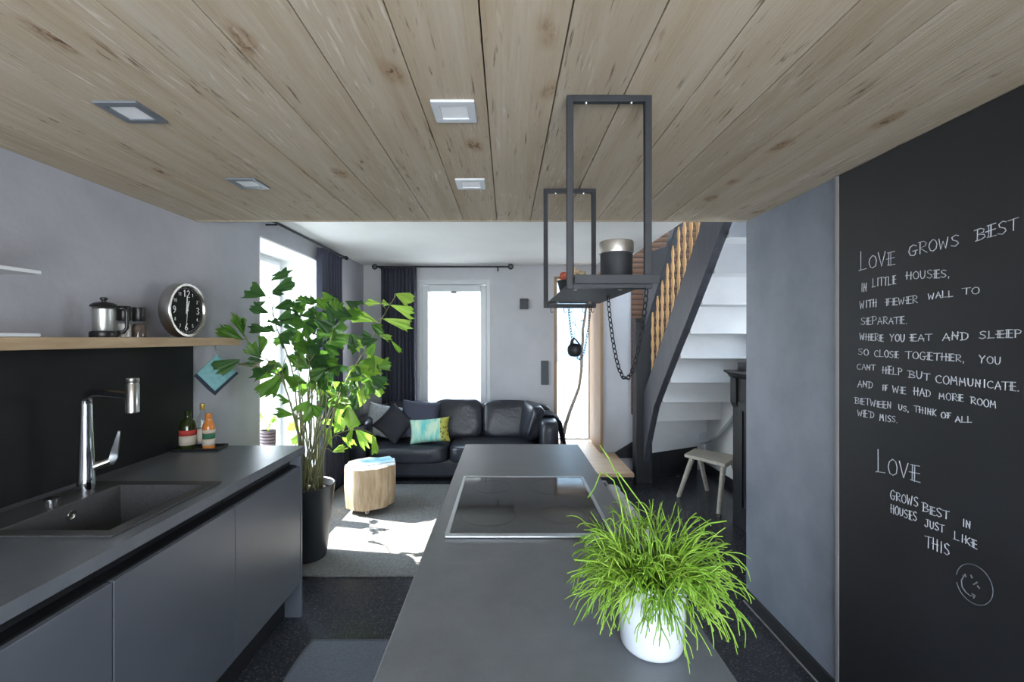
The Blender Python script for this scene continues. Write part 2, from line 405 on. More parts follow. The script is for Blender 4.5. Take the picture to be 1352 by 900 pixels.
# ------------------------------------------------------------------ setting
XL, XR, YE = -1.80, 1.39, 2.64          # kitchen side walls and the end of the board ceiling
HK, HL = 2.20, 2.44
YR = -1.1
MB().box(-2.6, 2.6, YR-0.3, 6.2, -0.12, 0).build('floor', M['floor'], kind='structure')
# board ceiling: every plank with a narrow dark joint
b = MB(); x = -0.057-0.192*10
while x < XR:
    jw = 0.0013+0.0009*abs(math.sin(x*37)); x0, x1 = max(x+jw, XL), min(x+0.192-0.0014, XR)
    if x1 > x0: b.box(x0, x1, YR, YE-0.022, HK, HK+0.02)
    x += 0.192
b.build('ceiling', M['ceil'], kind='structure', bevel=0.0012)
MB().box(XL-0.05, XR+0.02, YR, YE-0.03, HK+0.021, HK+0.1).build('ceiling', M['splash'], kind='structure')
MB().box(XL, XR, YE-0.021, YE-0.003, HK-0.004, HL).build('trim_1', M['ceil'], kind='structure', bevel=0.002)
MB().box(XL, XR, YE-0.003, 6.1, HL, HL+0.1).build('ceiling', M['white'], kind='structure')
b = MB()                                  # left wall with the deep window opening
W0, W1, WS, WT = 3.31, 4.31, 0.32, 2.27
b.box(-2.2, XL, YR-0.3, W0, 0, HL+0.1).box(-2.2, XL, W1, 6.1, 0, HL+0.1).box(-2.2, XL, W0, W1, 0, WS).box(-2.2, XL, W0, W1, WT, HL+0.1)
b.build('wall_left', M['plaster'], kind='structure')
b = MB(); D0, D1, DT = -1.11, -0.21, 2.26  # far wall with the glazed door, then the niche window
YB = 5.72
b.box(XL, D0, YB, 6.1, 0, HL).box(D0, D1, YB, 6.1, DT, HL).box(D1, 0.62, YB, 6.1, 0, HL)
b.box(0.62, 1.12, YB, 6.1, 2.30, HL).box(0.62, 1.12, YB, 6.1, 0, 0.16)
b.build('wall_back', M['plaster_light'], kind='structure')
b = MB().box(1.12, 2.4, 5.29, 6.1, 0, 3.7).build('wall_stairwell', M['plaster_light'], kind='structure')
MB().box(XR, 2.4, YR-0.3, YE, 0, 3.7).build('wall_right', M['plaster_dark'], kind='structure')
MB().box(2.3, 2.6, YE, 2.85, 0, 3.7).box(2.3, 2.6, 3.75, 6.1, 0, 3.7).box(2.3, 2.6, 2.85, 3.75, 0, 1.4).box(2.3, 2.6, 2.85, 3.75, 2.3, 3.7).build('wall_hall', M['white'], kind='structure')
MB().box(1.33, 1.5, YE-0.2, 6.1, 3.7, 3.8).box(2.2, 2.6, YE-0.2, 6.1, 3.7, 3.8).box(1.5, 2.2, YE-0.2, 3.1, 3.7, 3.8).box(1.5, 2.2, 4.7, 6.1, 3.7, 3.8).build('ceiling', M['white'], kind='structure')
wn4 = setting('added_skylight')  # unseen skylight, added to bring daylight onto the stairs
b = MB().box(1.5, 2.2, 3.1, 3.16, 3.74, 3.83).box(1.5, 2.2, 4.64, 4.7, 3.74, 3.83).box(1.5, 1.56, 3.16, 4.64, 3.74, 3.83).box(2.14, 2.2, 3.16, 4.64, 3.74, 3.83)
b.build('window_frame', M['white_gloss'], wn4); MB().box(1.56, 2.14, 3.16, 4.64, 3.78, 3.786).build('pane', M['glass'], wn4)
MB().box(1.33, 1.388, YE, 5.3, HL+0.1, 3.7).build('wall_landing', M['white'], kind='structure')
b = MB(); R0, R1, RZ0, RZ1 = -1.15, 1.10, 0.55, 2.12
b.box(-2.2, R0, YR-0.3, YR, 0, HL).box(R1, XR, YR-0.3, YR, 0, HL).box(R0, R1, YR-0.3, YR, 0, RZ0).box(R0, R1, YR-0.3, YR, RZ1, HL)
b.build('wall_rear', M['plaster'], kind='structure')
# baseboards
MB().box(XR-0.014, XR, 1.90, YE, 0.004, 0.078).build('baseboard_right', M['cabdark'], kind='structure', bevel=0.003)
MB().box(XR-0.019, XR-0.0005, 1.90, YE, 0.0, 0.004).build('trim_2', M['strip'], kind='structure')
MB().box(2.285, 2.3, 3.8, 5.28, 0, 0.09).build('baseboard_hall', M['cabdark'], kind='structure', bevel=0.003)

# left window in its white reveal
wn1 = setting('window_1')
b = MB(); xo = -2.185
b.box(xo, XL+0.001, W0, W0+0.012, WS, WT).box(xo, XL+0.001, W1-0.012, W1, WS, WT).box(xo, XL+0.001, W0, W1, WT-0.012, WT)
b.build('reveal_lining', M['white'], wn1)
MB().box(xo, XL+0.03, W0+0.012, W1-0.012, WS-0.001, WS+0.03).build('window_sill', M['white_gloss'], wn1, bevel=0.006)
def frame_yz(b, x0, x1, y0, y1, z0, z1, t):
    return b.box(x0, x1, y0, y0+t, z0, z1).box(x0, x1, y1-t, y1, z0, z1).box(x0, x1, y0+t, y1-t, z0, z0+t).box(x0, x1, y0+t, y1-t, z1-t, z1)
def frame_xz(b, y0, y1, x0, x1, z0, z1, t):
    return b.box(x0, x0+t, y0, y1, z0, z1).box(x1-t, x1, y0, y1, z0, z1).box(x0+t, x1-t, y0, y1, z0, z0+t).box(x0+t, x1-t, y0, y1, z1-t, z1)
frame_yz(MB(), -2.195, -2.13, W0+0.012, W1-0.012, WS+0.03, WT-0.012, 0.03).build('window_frame', M['white_gloss'], wn1, bevel=0.005)
frame_yz(MB(), -2.18, -2.115, W0+0.042, W1-0.042, WS+0.06, WT-0.042, 0.036).build('sash', M['white_gloss'], wn1, bevel=0.006)
MB().box(-2.15, -2.145, W0+0.077, W1-0.077, WS+0.095, WT-0.077).build('pane', M['glass'], wn1)
MB().box(-2.113, -2.09, W0+0.052, W0+0.067, 1.35, 1.47).build('window_handle', M['alu'], wn1, bevel=0.004)
# glazed door in the far wall
dr = setting('door_1')
b = MB().box(D0, D0+0.006, YB-0.001, 6.08, 0, DT).box(D1-0.006, D1, YB-0.001, 6.08, 0, DT).box(D0, D1, YB-0.001, 6.08, DT-0.006, DT)
b.build('reveal_lining', M['white'], dr)
frame_xz(MB(), YB+0.03, YB+0.10, D0+0.006, D1-0.006, 0.0, DT-0.006, 0.05).build('door_frame', M['white_gloss'], dr, bevel=0.006)
frame_xz(MB(), YB+0.012, YB+0.085, D0+0.045, D1-0.045, 0.03, DT-0.07, 0.075).build('door_sash', M['white_gloss'], dr, bevel=0.01)
MB().box(D0+0.12, D1-0.12, YB+0.045, YB+0.05, 0.1, DT-0.145).build('pane', M['glass'], dr)
MB().box(-0.70, -0.635, YB+0.002, YB+0.03, DT-0.165, DT-0.145).build('blind_clip', M['greybox'], dr, bevel=0.003)
# niche window with wooden jambs
wn2 = setting('window_2')
b = MB().box(0.595, 0.632, YB-0.02, 6.05, 0.20, 2.30); b.build('jamb', M['jamb'], wn2, bevel=0.003)
MB().box(1.085, 1.12, 5.27, 6.05, 0.20, 2.30).build('jamb', M['jamb'], wn2, bevel=0.003)
MB().box(0.632, 1.085, YB-0.02, 6.05, 2.27, 2.30).build('lintel_board', M['jamb'], wn2, bevel=0.003)
frame_xz(MB(), 5.96, 6.02, 0.632, 1.085, 0.20, 2.27, 0.02).build('window_frame', M['white_gloss'], wn2, bevel=0.003)
MB().box(0.652, 1.065, 5.985, 5.99, 0.22, 2.25).build('pane', M['glass'], wn2)
# wide window behind the kitchen
wn3 = setting('window_3')
frame_xz(MB(), YR-0.2, YR-0.13, R0, R1, RZ0, RZ1, 0.06).box(-0.24, -0.16, YR-0.2, YR-0.13, RZ0, RZ1).build('window_frame', M['white_gloss'], wn3, bevel=0.005)
MB().box(R0+0.06, -0.24, YR-0.168, YR-0.162, RZ0+0.06, RZ1-0.06).build('pane', M['glass'], wn3)
MB().box(-0.16, R1-0.06, YR-0.168, YR-0.162, RZ0+0.06, RZ1-0.06).build('pane', M['glass'], wn3)
wn5 = setting('added_hall_window')  # unseen window, added to light the underside of the stairs
frame_yz(MB(), 2.5, 2.56, 2.85, 3.75, 1.4, 2.3, 0.06).build('window_frame', M['white_gloss'], wn5, bevel=0.005)
MB().box(2.53, 2.535, 2.91, 3.69, 1.46, 2.24).build('pane', M['glass'], wn5)
# outside
MB().box(-30, 30, 6.25, 40, -0.4, -0.2).build('terrace_ground', M['terrace'], kind='structure')
MB().box(-30, -2.7, -30, 6.25, -0.4, -0.2).build('terrace_ground', M['terrace'], kind='structure')
MB().box(-3.2, 0.3, 10.4, 12, -0.2, 6.5).build('neighbour_wall', M['facade'], kind='structure')
b = MB()
def hillfn(u, v):
    x = -6+24*u; return (x, 34, -0.3+v*(12.5+1.2*math.sin(u*7)+0.6*math.sin(u*19)))
b.grid(hillfn, 40, 4); b.build('hillside_sky_screen', M['hill'], kind='structure', solid=1.0)  # hill made taller to screen off the bright sky behind the niche

# ------------------------------------------------------------------ blackboard with its writing
BX = 1.376
bbd = thing('blackboard', (1.383, 0.7, 0.08), 'large black chalkboard wall panel covered with white handwriting', 'blackboard')
MB().box(BX, 1.3898, -0.9, 1.885, 0.08, HK-0.004).build('board_panel', M['board'], bbd, bevel=0.002)
MB().box(BX-0.003, 1.3898, 1.885, 1.903, 0.08, HK-0.004).build('edge_strip', M['strip'], bbd, bevel=0.002, label='pale metal edge strip')
G = {
'A': [[(0,0),(.32,1),(.6,0)],[(.08,.38),(.62,.4)]],
'B': [[(.08,0),(.1,.98)],[(-.12,.95),(.3,1),(.55,.85),(.5,.62),(.1,.52),(.55,.4),(.62,.18),(.35,.02),(-.05,0)]],
'C': [[(.58,.82),(.38,.98),(.12,.85),(0,.5),(.1,.12),(.35,0),(.6,.14)]],
'D': [[(.12,0),(.12,1)],[(-.08,.98),(.3,.98),(.58,.75),(.6,.38),(.4,.08),(-.02,0)]],
'E': [[(.1,0),(.12,1)],[(.26,-.04),(.27,.98)],[(0,.97),(.6,1.0)],[(-.1,.5),(.6,.54)],[(0,.03),(.64,.0)]],
'F': [[(.1,0),(.12,1)],[(-.05,.95),(.6,1.0)],[(-.1,.5),(.5,.54)],[(.25,.1),(.27,.98)]],
'G': [[(.56,.85),(.35,1),(.1,.85),(0,.45),(.12,.08),(.38,0),(.5,.15),(.5,.42),(.28,.42),(.66,.44)]],
'H': [[(.08,0),(.1,1)],[(.5,-.05),(.52,.98)],[(-.08,.48),(.66,.54)]],
'I': [[(.2,0),(.22,1)]],
'J': [[(.42,1),(.42,.2),(.28,0),(.08,.06),(0,.22)],[(.2,.98),(.62,1)]],
'K': [[(.08,0),(.1,1)],[(.58,.95),(.1,.45),(.6,0)],[(-.06,.5),(.3,.5)]],
'L': [[(.08,1.05),(.08,.02),(-.06,0)],[(-.06,.02),(.56,.06)]],
'M': [[(.02,0),(.1,1),(.32,.4),(.54,1),(.64,0)],[(.0,.52),(.6,.5)]],
'N': [[(.06,0),(.08,1),(.5,.02),(.52,1)],[(.0,.5),(.58,.52)]],
'O': [[(.3,1),(.08,.8),(0,.45),(.12,.08),(.32,0),(.54,.15),(.6,.55),(.5,.88),(.3,1)]],
'P': [[(.08,0),(.1,1)],[(-.06,.96),(.36,1),(.6,.8),(.5,.55),(.08,.46)]],
'R': [[(.08,0),(.1,1)],[(-.06,.96),(.36,1),(.56,.8),(.45,.56),(.08,.5),(.62,0)]],
'S': [[(.56,.88),(.32,1),(.06,.85),(.12,.6),(.45,.42),(.55,.2),(.3,0),(0,.12)]],
'T': [[(.3,0),(.32,1)],[(-.06,.94),(.66,1.0)]],
'U': [[(.04,1),(.06,.25),(.22,0),(.42,.1),(.52,.4),(.54,1)]],
'V': [[(0,1),(.28,0),(.58,1)]],
'W': [[(0,1),(.14,0),(.32,.7),(.5,0),(.68,1)]],
'Y': [[(0,1),(.26,.5)],[(.56,1),(.26,.5),(.2,0)]],
',': [[(.12,.12),(.06,-.2)]], '.': [[(.08,.0),(.16,.05)]], "'": [[(.1,1.05),(.08,.8)]],
'0': [[(.3,1),(.05,.75),(.05,.25),(.3,0),(.55,.25),(.55,.75),(.3,1)]],
'1': [[(.1,.8),(.3,1),(.3,0)]], '2': [[(.05,.8),(.3,1),(.55,.8),(.5,.55),(.05,0),(.6,0)]],
'3': [[(.05,.9),(.35,1),(.55,.78),(.25,.52),(.58,.28),(.35,0),(.03,.1)]],
'4': [[(.45,0),(.45,1),(.02,.32),(.62,.32)]], '5': [[(.55,1),(.12,1),(.1,.55),(.4,.6),(.58,.3),(.35,0),(.03,.1)]],
'6': [[(.5,1),(.15,.6),(.04,.25),(.3,0),(.55,.25),(.32,.5),(.07,.35)]],
'7': [[(.04,1),(.58,1),(.22,0)]],
'8': [[(.3,.52),(.08,.75),(.3,1),(.52,.75),(.3,.52),(.04,.25),(.3,0),(.56,.25),(.3,.52)]],
'9': [[(.52,.65),(.28,.48),(.06,.75),(.3,1),(.54,.75),(.48,.3),(.2,0)]],
}
ADV = {',': .35, '.': .35, "'": .3, 'I': .5, 'W': .9, 'M': .85}
def chalkpt(px, py):
    Y = BX*601/(px-669); return Vector((BX-0.0005, Y, CAM_H-(py-447)*Y/601))
rc = random.Random(3)
def word(b, txt, x0, y0, x1, y1, h, ox, oy, sc, r):
    tot = sum(ADV.get(c, .74) for c in txt)-.14; cx = 0
    for c in txt:
        jit = rc.uniform(-.05, .05); hs = rc.uniform(.9, 1.08)*(1.35 if (c == 'L' and txt == 'LOVE') else 1)
        for st in G[c]:
            pts = []
            for (u, v) in st:
                t = (cx+u)/tot
                px = ox+(x0+(x1-x0)*t)/sc; py = oy+(y0+(y1-y0)*t-(v*hs+jit)*h)/sc
                pts.append(chalkpt(px+rc.uniform(-.12,.12), py+rc.uniform(-.12,.12)))
            b.tube(pts, r*rc.uniform(.75, 1.2), 5)
        cx += ADV.get(c, .74)
LINES = [
 ['LOVE',128,272,258,250,50],['GROWS',310,220,497,178,42],['BEST',560,165,715,120,45],None,
 ['IN',132,352,154,350,34],['LITTLE',175,335,262,322,30],['HOUSES,',300,305,462,298,30],None,
 ['WITH',128,415,190,408,28],['FEWER',225,405,342,392,28],['WALL',382,380,475,370,25],['TO',510,362,572,358,25],None,
 ['SEPARATE.',132,475,303,470,28],None,
 ['WHERE',128,530,215,535,26],['YOU',240,537,295,537,26],['EAT',315,535,395,535,26],['AND',435,533,530,530,30],['SLEEP',572,525,728,522,28],None,
 ['SO',122,585,160,588,24],['CLOSE',182,592,272,598,25],['TOGETHER,',298,600,517,612,28],['YOU',572,615,652,622,28],None,
 ['CANT',118,640,185,645,22],['HELP',212,654,285,662,28],['BUT',310,668,388,682,28],['COMMUNICATE.',410,690,720,722,30],None,
 ['AND',120,705,175,710,24],['IF',210,718,232,720,22],['WE',250,727,298,732,26],['HAD',328,735,390,742,28],['MORE',422,750,512,760,25],['ROOM',540,768,635,785,28],None,
 ['BETWEEN',110,765,245,787,24],['US,',272,790,310,798,20],['THINK',330,798,412,815,25],['OF',430,820,467,825,22],['ALL',483,834,545,838,22],None,
 ["WE'D",120,812,180,820,24],['MISS.',202,830,268,838,24],None]
b = MB()
for ln in LINES:
    if ln is None: continue
    b = MB(); word(b, *ln, 1090, 260, 2.813, 0.0013); b.build('chalk_word', M['chalk'], bbd)
L2 = [['LOVE',180,165,330,203,58],None,['GROWS',228,262,325,288,32],['BEST',340,304,432,334,30],['IN',478,357,508,366,28],None,
 ['HOUSES',228,308,320,340,30],['JUST',348,358,415,380,26],['LIKE',450,400,530,436,28],None,['THIS',350,428,435,460,40],None]
b = MB()
for ln in L2:
    if ln is None: continue
    b = MB(); word(b, *ln, 1090, 560, 2.649, 0.0013); b.build('chalk_word', M['chalk'], bbd)
b = MB()
def z8(x, y): return chalkpt(1090+x/2.649, 560+y/2.649)
b.tube([z8(522+64*math.cos(a*PI/24)+6*math.sin(a*PI/24), 560+70*math.sin(a*PI/24)+18*math.cos(a*PI/24)) for a in range(-22, 24)], 0.0011, 5)
b.tube([z8(486, 528), z8(476, 545), z8(478, 568), z8(492, 588), z8(508, 600), z8(520, 600)], 0.0018, 5)
b.tube([z8(480, 530), z8(490, 524), z8(492, 534)], 0.0018, 5); b.tube([z8(512, 592), z8(524, 598), z8(518, 608)], 0.0018, 5)
b.tube([z8(508, 526), z8(514, 538)], 0.0022, 5); b.tube([z8(518, 560), z8(532, 552)], 0.0022, 5); b.tube([z8(532, 564), z8(540, 574)], 0.0022, 5)
b.build('chalk_smiley', M['faintchalk'], bbd)

# ------------------------------------------------------------------ sink counter on the left
CT = 0.92; CX = -1.145; CYE = 2.56
doors = [(0.13, 0.714), (0.716, 1.299), (1.301, 1.885), (1.887, 2.478)]
labs = ['matt anthracite base cabinet outside the lower left corner of the picture',
        'matt anthracite base cabinet door cut off by the lower left corner of the picture',
        'matt anthracite base cabinet directly under the sink and tap',
        'matt anthracite base cabinet at the far end beside the tall potted palm']
for (y0, y1), lb in zip(doors, labs):
    t = thing('base_cabinet', (-1.45, (y0+y1)/2, 0), lb, 'cabinet', 'base cabinets under the sink worktop')
    b = MB(); x0, x1, zb, zt = XL+0.002, CX+0.019, 0.19, 0.878
    b.box(x0, x0+0.012, y0, y1, zb, zt).box(x0, x1-0.02, y0, y0+0.018, zb, zt-0.055).box(x0, x1-0.02, y1-0.018, y1, zb, zt-0.055).box(x0, x1-0.02, y0, y1, zb, zb+0.018)
    b.build('carcass', M['cabdark'], t)
    MB().box(CX+0.001, CX+0.021, y0+0.0015, y1-0.0015, 0.192, 0.826).build('door', M['cab'], t, bevel=0.002)
    MB().box(x0+0.05, -1.21, y0, y1, 0.0, 0.188).build('plinth', M['cabdark'], t)
    MB().prism([(CX-0.045, 0.822), (CX+0.0, 0.822), (CX+0.0, 0.830), (CX-0.035, 0.836), (CX-0.035, 0.878), (CX-0.045, 0.878)], 'y', y0, y1).build('grip_profile', M['blackcase'], t)
tg = MB().box(XL+0.002, CX+0.022, 2.481, 2.503, 0.0, 0.878).build('end_panel', M['cab'], bevel=0.002, org=(-1.45, 2.49, 0))
tag(tg, 'anthracite end panel closing the sink run beside the plant pot', 'panel')
# worktop with the sink cut-out
SX0, SX1, SY0, SY1 = -1.725, -1.19, 1.37, 1.90
b = MB(); z0, z1 = CT-0.04, CT
b.box(XL+0.002, CX+0.012, -0.9, SY0+0.01, z0, z1).box(XL+0.002, CX+0.012, SY1-0.01, CYE, z0, z1)
b.box(XL+0.002, SX0+0.01, SY0+0.01, SY1-0.01, z0, z1).box(SX1-0.01, CX+0.012, SY0+0.01, SY1-0.01, z0, z1)
wtop = b.build('sink_worktop', M['worktop'], bevel=0.0, org=(-1.45, 1, z0)); tag(wtop, 'dark grey worktop along the left wall holding the sink', 'worktop')
snk = thing('kitchen_sink', (-1.45, 1.63, CT), 'square black granite sink set into the left worktop', 'sink')
BX0, BX1, BY0, BY1, BZ = -1.575, -1.235, 1.41, 1.855, CT-0.17
b = MB()
zt = CT+0.007
b.box(SX0, SX1, SY0, BY0, CT+0.0005, zt).box(SX0, SX1, BY1, SY1, CT+0.0005, zt).box(SX0, BX0, BY0, BY1, CT+0.0005, zt).box(BX1, SX1, BY0, BY1, CT+0.0005, zt)
b.build('rim', M['sink'], snk, bevel=0.004)
b = MB(); i = 0.02
top = [(BX0,BY0),(BX1,BY0),(BX1,BY1),(BX0,BY1)]; bot = [(BX0+i,BY0+i),(BX1-i,BY0+i),(BX1-i,BY1-i),(BX0+i,BY1-i)]
b.add([(x,y,CT+0.003) for x,y in top]+[(x,y,BZ) for x,y in bot], [(0,1,5,4),(1,2,6,5),(2,3,7,6),(3,0,4,7),(4,5,6,7)])
b.build('bowl', M['sink'], snk, solid=0.008)
MB().lathe([(0.045,0.004),(0.05,0.006),(0.05,0.009),(0.03,0.009),(0.026,0.005)], (-1.405,1.63,BZ), seg=28).build('drain', M['steel'], snk, smooth='auto')
MB().lathe([(0.0,0.0005),(0.0105,0.0005),(0.011,0.004),(0.014,0.005),(0.016,0.003),(0.016,0.0)], (-1.566,1.635,CT-0.033), axis='x', seg=24).build('overflow', M['steel'], snk, smooth='auto')
MB().lathe([(0.018,0.0),(0.018,0.006),(0.023,0.007),(0.023,0.013),(0.020,0.015),(0.0,0.015)], (-1.655,1.655,zt), seg=24).build('drain_knob', M['chrome'], snk, smooth='auto')
# tap
fx, fy = -1.64, 1.775
zt += 0.0006
tap = thing('kitchen_tap', (fx, fy, zt), 'chrome kitchen tap with straight spout and pull-out head behind the sink', 'tap')
MB().lathe([(0.028,0),(0.028,0.05),(0.027,0.055),(0.025,0.14),(0.0215,0.22),(0.0195,0.30),(0.0195,0.335)], (fx,fy,zt), seg=28).build('body', M['chrome'], tap, smooth='auto')
hd = Vector((-1.365, 1.66, zt+0.385))
pts = [Vector((fx,fy,zt+0.33)), Vector((fx,fy,zt+0.352)), Vector((fx+0.012,fy-0.005,zt+0.373)), Vector((fx+0.04,fy-0.018,zt+0.384)), Vector((fx+0.08,fy-0.034,zt+0.387)), hd]
MB().tube(pts, [0.019,0.0185,0.017,0.0155,0.0145,0.0145], 20).build('spout', M['chrome'], tap, smooth='auto')
hp = MB().lathe([(0.017,-0.062),(0.0205,-0.06),(0.0205,0.042),(0.019,0.044),(0.019,0.048),(0.0205,0.05),(0.0205,0.062),(0.017,0.064)], hd, seg=28).build('spray_head', M['steel'], tap, smooth='auto')
# lever: round hub and a flat blade that stands up
b = MB().tube([(fx+0.006,fy+0.005,zt+0.085),(fx+0.052,fy+0.044,zt+0.105)], 0.0165, 18)
b.build('lever_hub', M['chrome'], tap, smooth='auto')
b = MB(); q = [(0.0,0.0),(0.028,0.005),(0.040,0.03),(0.048,0.135),(0.038,0.14),(0.018,0.07)]
b.prism(q, 'y', -0.011, 0.011); b.xform(Matrix.Translation((fx+0.042, fy+0.036, zt+0.084)) @ Matrix.Rotation(0.7, 4, 'Z'))
b.build('lever', M['chrome'], tap, bevel=0.003)
# splash panel
o = MB().box(XL+0.0005, XL+0.010, -0.9, 2.60, CT+0.001, 1.4815).build('splash_panel', M['splash'], org=(XL, 0.9, CT)); tag(o, 'matt black splash panel between the left worktop and the wooden shelf', 'backsplash')
# wooden wall shelf
o = MB().box(XL+0.0005, -1.60, -0.9, 2.74, 1.482, 1.526).build('wall_shelf', M['shelfwood'], bevel=0.004, org=(-1.7, 0.9, 1.482)); tag(o, 'thick pale wooden shelf above the black splash panel', 'shelf')
o = MB().box(XL+0.0005, -1.50, 0.6, 1.468, 1.727, 1.739).build('wall_shelf', M['white_gloss'], bevel=0.002, org=(-1.65, 1.0, 1.727)); tag(o, 'thin white shelf board higher on the wall at the far left', 'shelf')
o = MB().box(XL+0.02, -1.60, 0.8, 1.565, 1.5265, 1.539).build('flat_board', M['white_gloss'], bevel=0.003, org=(-1.7, 1.2, 1.5265)); tag(o, 'thin white board lying flat on the wooden shelf at the far left', 'board')
ST = 1.5265
# french press
t = thing('french_press', (-1.695, 1.915, ST), 'glass and steel coffee press with black lid on the wooden shelf', 'coffee press')
c = (-1.695, 1.915, ST)
MB().lathe([(0.0,0),(0.047,0),(0.048,0.004),(0.048,0.018),(0.046,0.024)], c, seg=32).build('base', M['blackcase'], t, smooth='auto')
MB().lathe([(0.038,0.0245),(0.038,0.126)], c, seg=32).build('beaker', M['clear'], t, smooth=True)
MB().lathe([(0.034,0.026),(0.036,0.030),(0.036,0.118),(0.030,0.122)], c, seg=32).build('steel_sleeve', M['satin'], t, smooth='auto')
MB().lathe([(0.045,0.127),(0.047,0.131),(0.043,0.138),(0.030,0.145),(0.008,0.149),(0.008,0.154),(0.013,0.158),(0.014,0.164),(0.010,0.168),(0.0,0.169)], c, seg=32).build('lid', M['blackcase'], t, smooth='auto')
b = MB().tube([(c[0]+0.03,c[1]+0.03,ST+0.122),(c[0]+0.044,c[1]+0.046,ST+0.124),(c[0]+0.052,c[1]+0.054,ST+0.11),(c[0]+0.052,c[1]+0.054,ST+0.04),(c[0]+0.044,c[1]+0.046,ST+0.022),(c[0]+0.03,c[1]+0.03,ST+0.02)], 0.0075, 10)
b.build('handle', M['blackcase'], t, smooth=True)
def mill(c, mat, fill, lb, s):
    t = thing('spice_mill', c, lb, 'spice mill')
    MB().lathe([(0.0,0.0015),(0.026*s,0.0015),(0.026*s,0.05*s),(0.021*s,0.062*s)], c, seg=24).build('filling', mat, t, smooth='auto')
    MB().lathe([(0.0,0.0),(0.030*s,0.0),(0.030*s,0.004),(0.028*s,0.05*s),(0.023*s,0.075*s)], c, seg=24).build('jar', M['clear'], t, smooth='auto')
    MB().lathe([(0.024*s,0.0755*s),(0.027*s,0.080*s),(0.026*s,0.11*s),(0.028*s,0.135*s),(0.026*s,0.142*s),(0.0,0.143*s)], c, seg=24).build('grinder_cap', M['blackcase'], t, smooth='auto')
mill((-1.70, 2.02, ST), M['salt'], 0, 'spice mill with pale filling and black cap, next to the coffee press', 0.97)
mill((-1.685, 2.085, ST), M['peppercorn'], 0, 'spice mill with dark peppercorns and black cap, nearer to the clock', 0.96)
# clock
cc = Vector((-1.735, 2.40, ST+0.1435))
clk = thing('wall_clock', (cc.x, cc.y, ST), 'round steel clock with black dial leaning on the wooden shelf', 'clock')
MB().lathe([(0.0,0.0),(0.136,0.0),(0.142,0.008),(0.1425,0.056),(0.140,0.060),(0.128,0.060),(0.124,0.050)], cc, axis='x', seg=64, cap=False).build('case', M['steel'], clk, smooth='auto')
MB().lathe([(0.1245,0.044),(0.1245,0.0455),(0.0,0.0455)], cc, axis='x', seg=48).build('dial', M['dial'], clk)
b = MB(); dx = cc.x+0.0465
def clockpt(y, z): return Vector((dx, cc.y+y, cc.z+z))      # seen from the room: +y runs to the right
for k in range(60):
    a = k*PI/30; b.tube([clockpt(0.113*math.sin(a), 0.113*math.cos(a)), clockpt(0.119*math.sin(a), 0.119*math.cos(a))], 0.0007, 4)
for k in range(1, 13):
    a = k*PI/6; big = k % 3 == 0; h = 0.036 if big else 0.017; rr = 0.088 if big else 0.095
    s = str(k); wd = len(s)*0.72*h-0.12*h
    for j, ch in enumerate(s):
        for stx in G[ch]:
            b.tube([clockpt(rr*math.sin(a)-wd/2+(j*0.72+u)*h, rr*math.cos(a)-h/2+v*h) for u, v in stx], 0.0022 if big else 0.0011, 5)
b.build('numerals', M['white'], clk)
b = MB().prism([(-0.004,-0.02),(0.004,-0.02),(0.0025,0.078),(-0.0025,0.078)], 'x', dx+0.001, dx+0.0025); b.xform(Matrix.Translation((0, cc.y, cc.z)) @ Matrix.Rotation(-0.05, 4, 'X')); b.build('minute_hand', M['white'], clk)
b = MB().prism([(-0.005,-0.015),(0.005,-0.015),(0.003,0.052),(-0.003,0.052)], 'x', dx+0.003, dx+0.0045); b.xform(Matrix.Translation((0, cc.y, cc.z)) @ Matrix.Rotation(0.30*-1, 4, 'X')); b.build('hour_hand', M['white'], clk)
b = MB().prism([(-0.001,-0.03),(0.001,-0.03),(0.001,0.09),(-0.001,0.09)], 'x', dx+0.005, dx+0.006); b.xform(Matrix.Translation((0, cc.y, cc.z)) @ Matrix.Rotation(PI-0.1, 4, 'X')); b.lathe([(0.005,0.0),(0.005,0.0075),(0.0,0.0075)], (dx+0.0005, cc.y, cc.z), axis='x', seg=16); b.build('second_hand', M['white'], clk)
# pot holder on a hook under the shelf
ph = thing('pot_holder', (-1.70, 2.69, 1.48), 'teal pot holder with dark binding hanging from the shelf end', 'pot holder')
hy, hx, hz = 2.665, -1.705, 1.4815
MB().tube([(hx,hy,hz),(hx,hy,hz-0.02),(hx+0.006,hy,hz-0.03),(hx+0.012,hy,hz-0.022)], 0.0022, 6).tube([(hx+0.006,hy,hz-0.026),(hx+0.010,hy+0.006,hz-0.05),(hx+0.006,hy,hz-0.062),(hx+0.002,hy-0.006,hz-0.05)], 0.0016, 6, closed=True).build('hook', M['steel'], ph, smooth=True)
def clothpt(u, v, off=0.0):     # diamond: u along right-down side, v along left-down side
    X = (u-v)*0.098; Z = -(u+v)*0.118
    return Vector((hx+0.004+X*0.75, hy+X*0.95+0.012*math.sin(3*u+2*v)+off, hz-0.055+Z))
MB().grid(lambda u, v: clothpt(u*0.9, v*0.9), 14, 14).build('cloth', M['teal'], ph, smooth=True, solid=0.006)
MB().grid(lambda u, v: clothpt(0.9+u*0.1, v*1.0), 4, 16).grid(lambda u, v: clothpt(u*0.9, 0.9+v*0.1), 16, 4).build('binding', M['tealdark'], ph, smooth=True, solid=0.009)
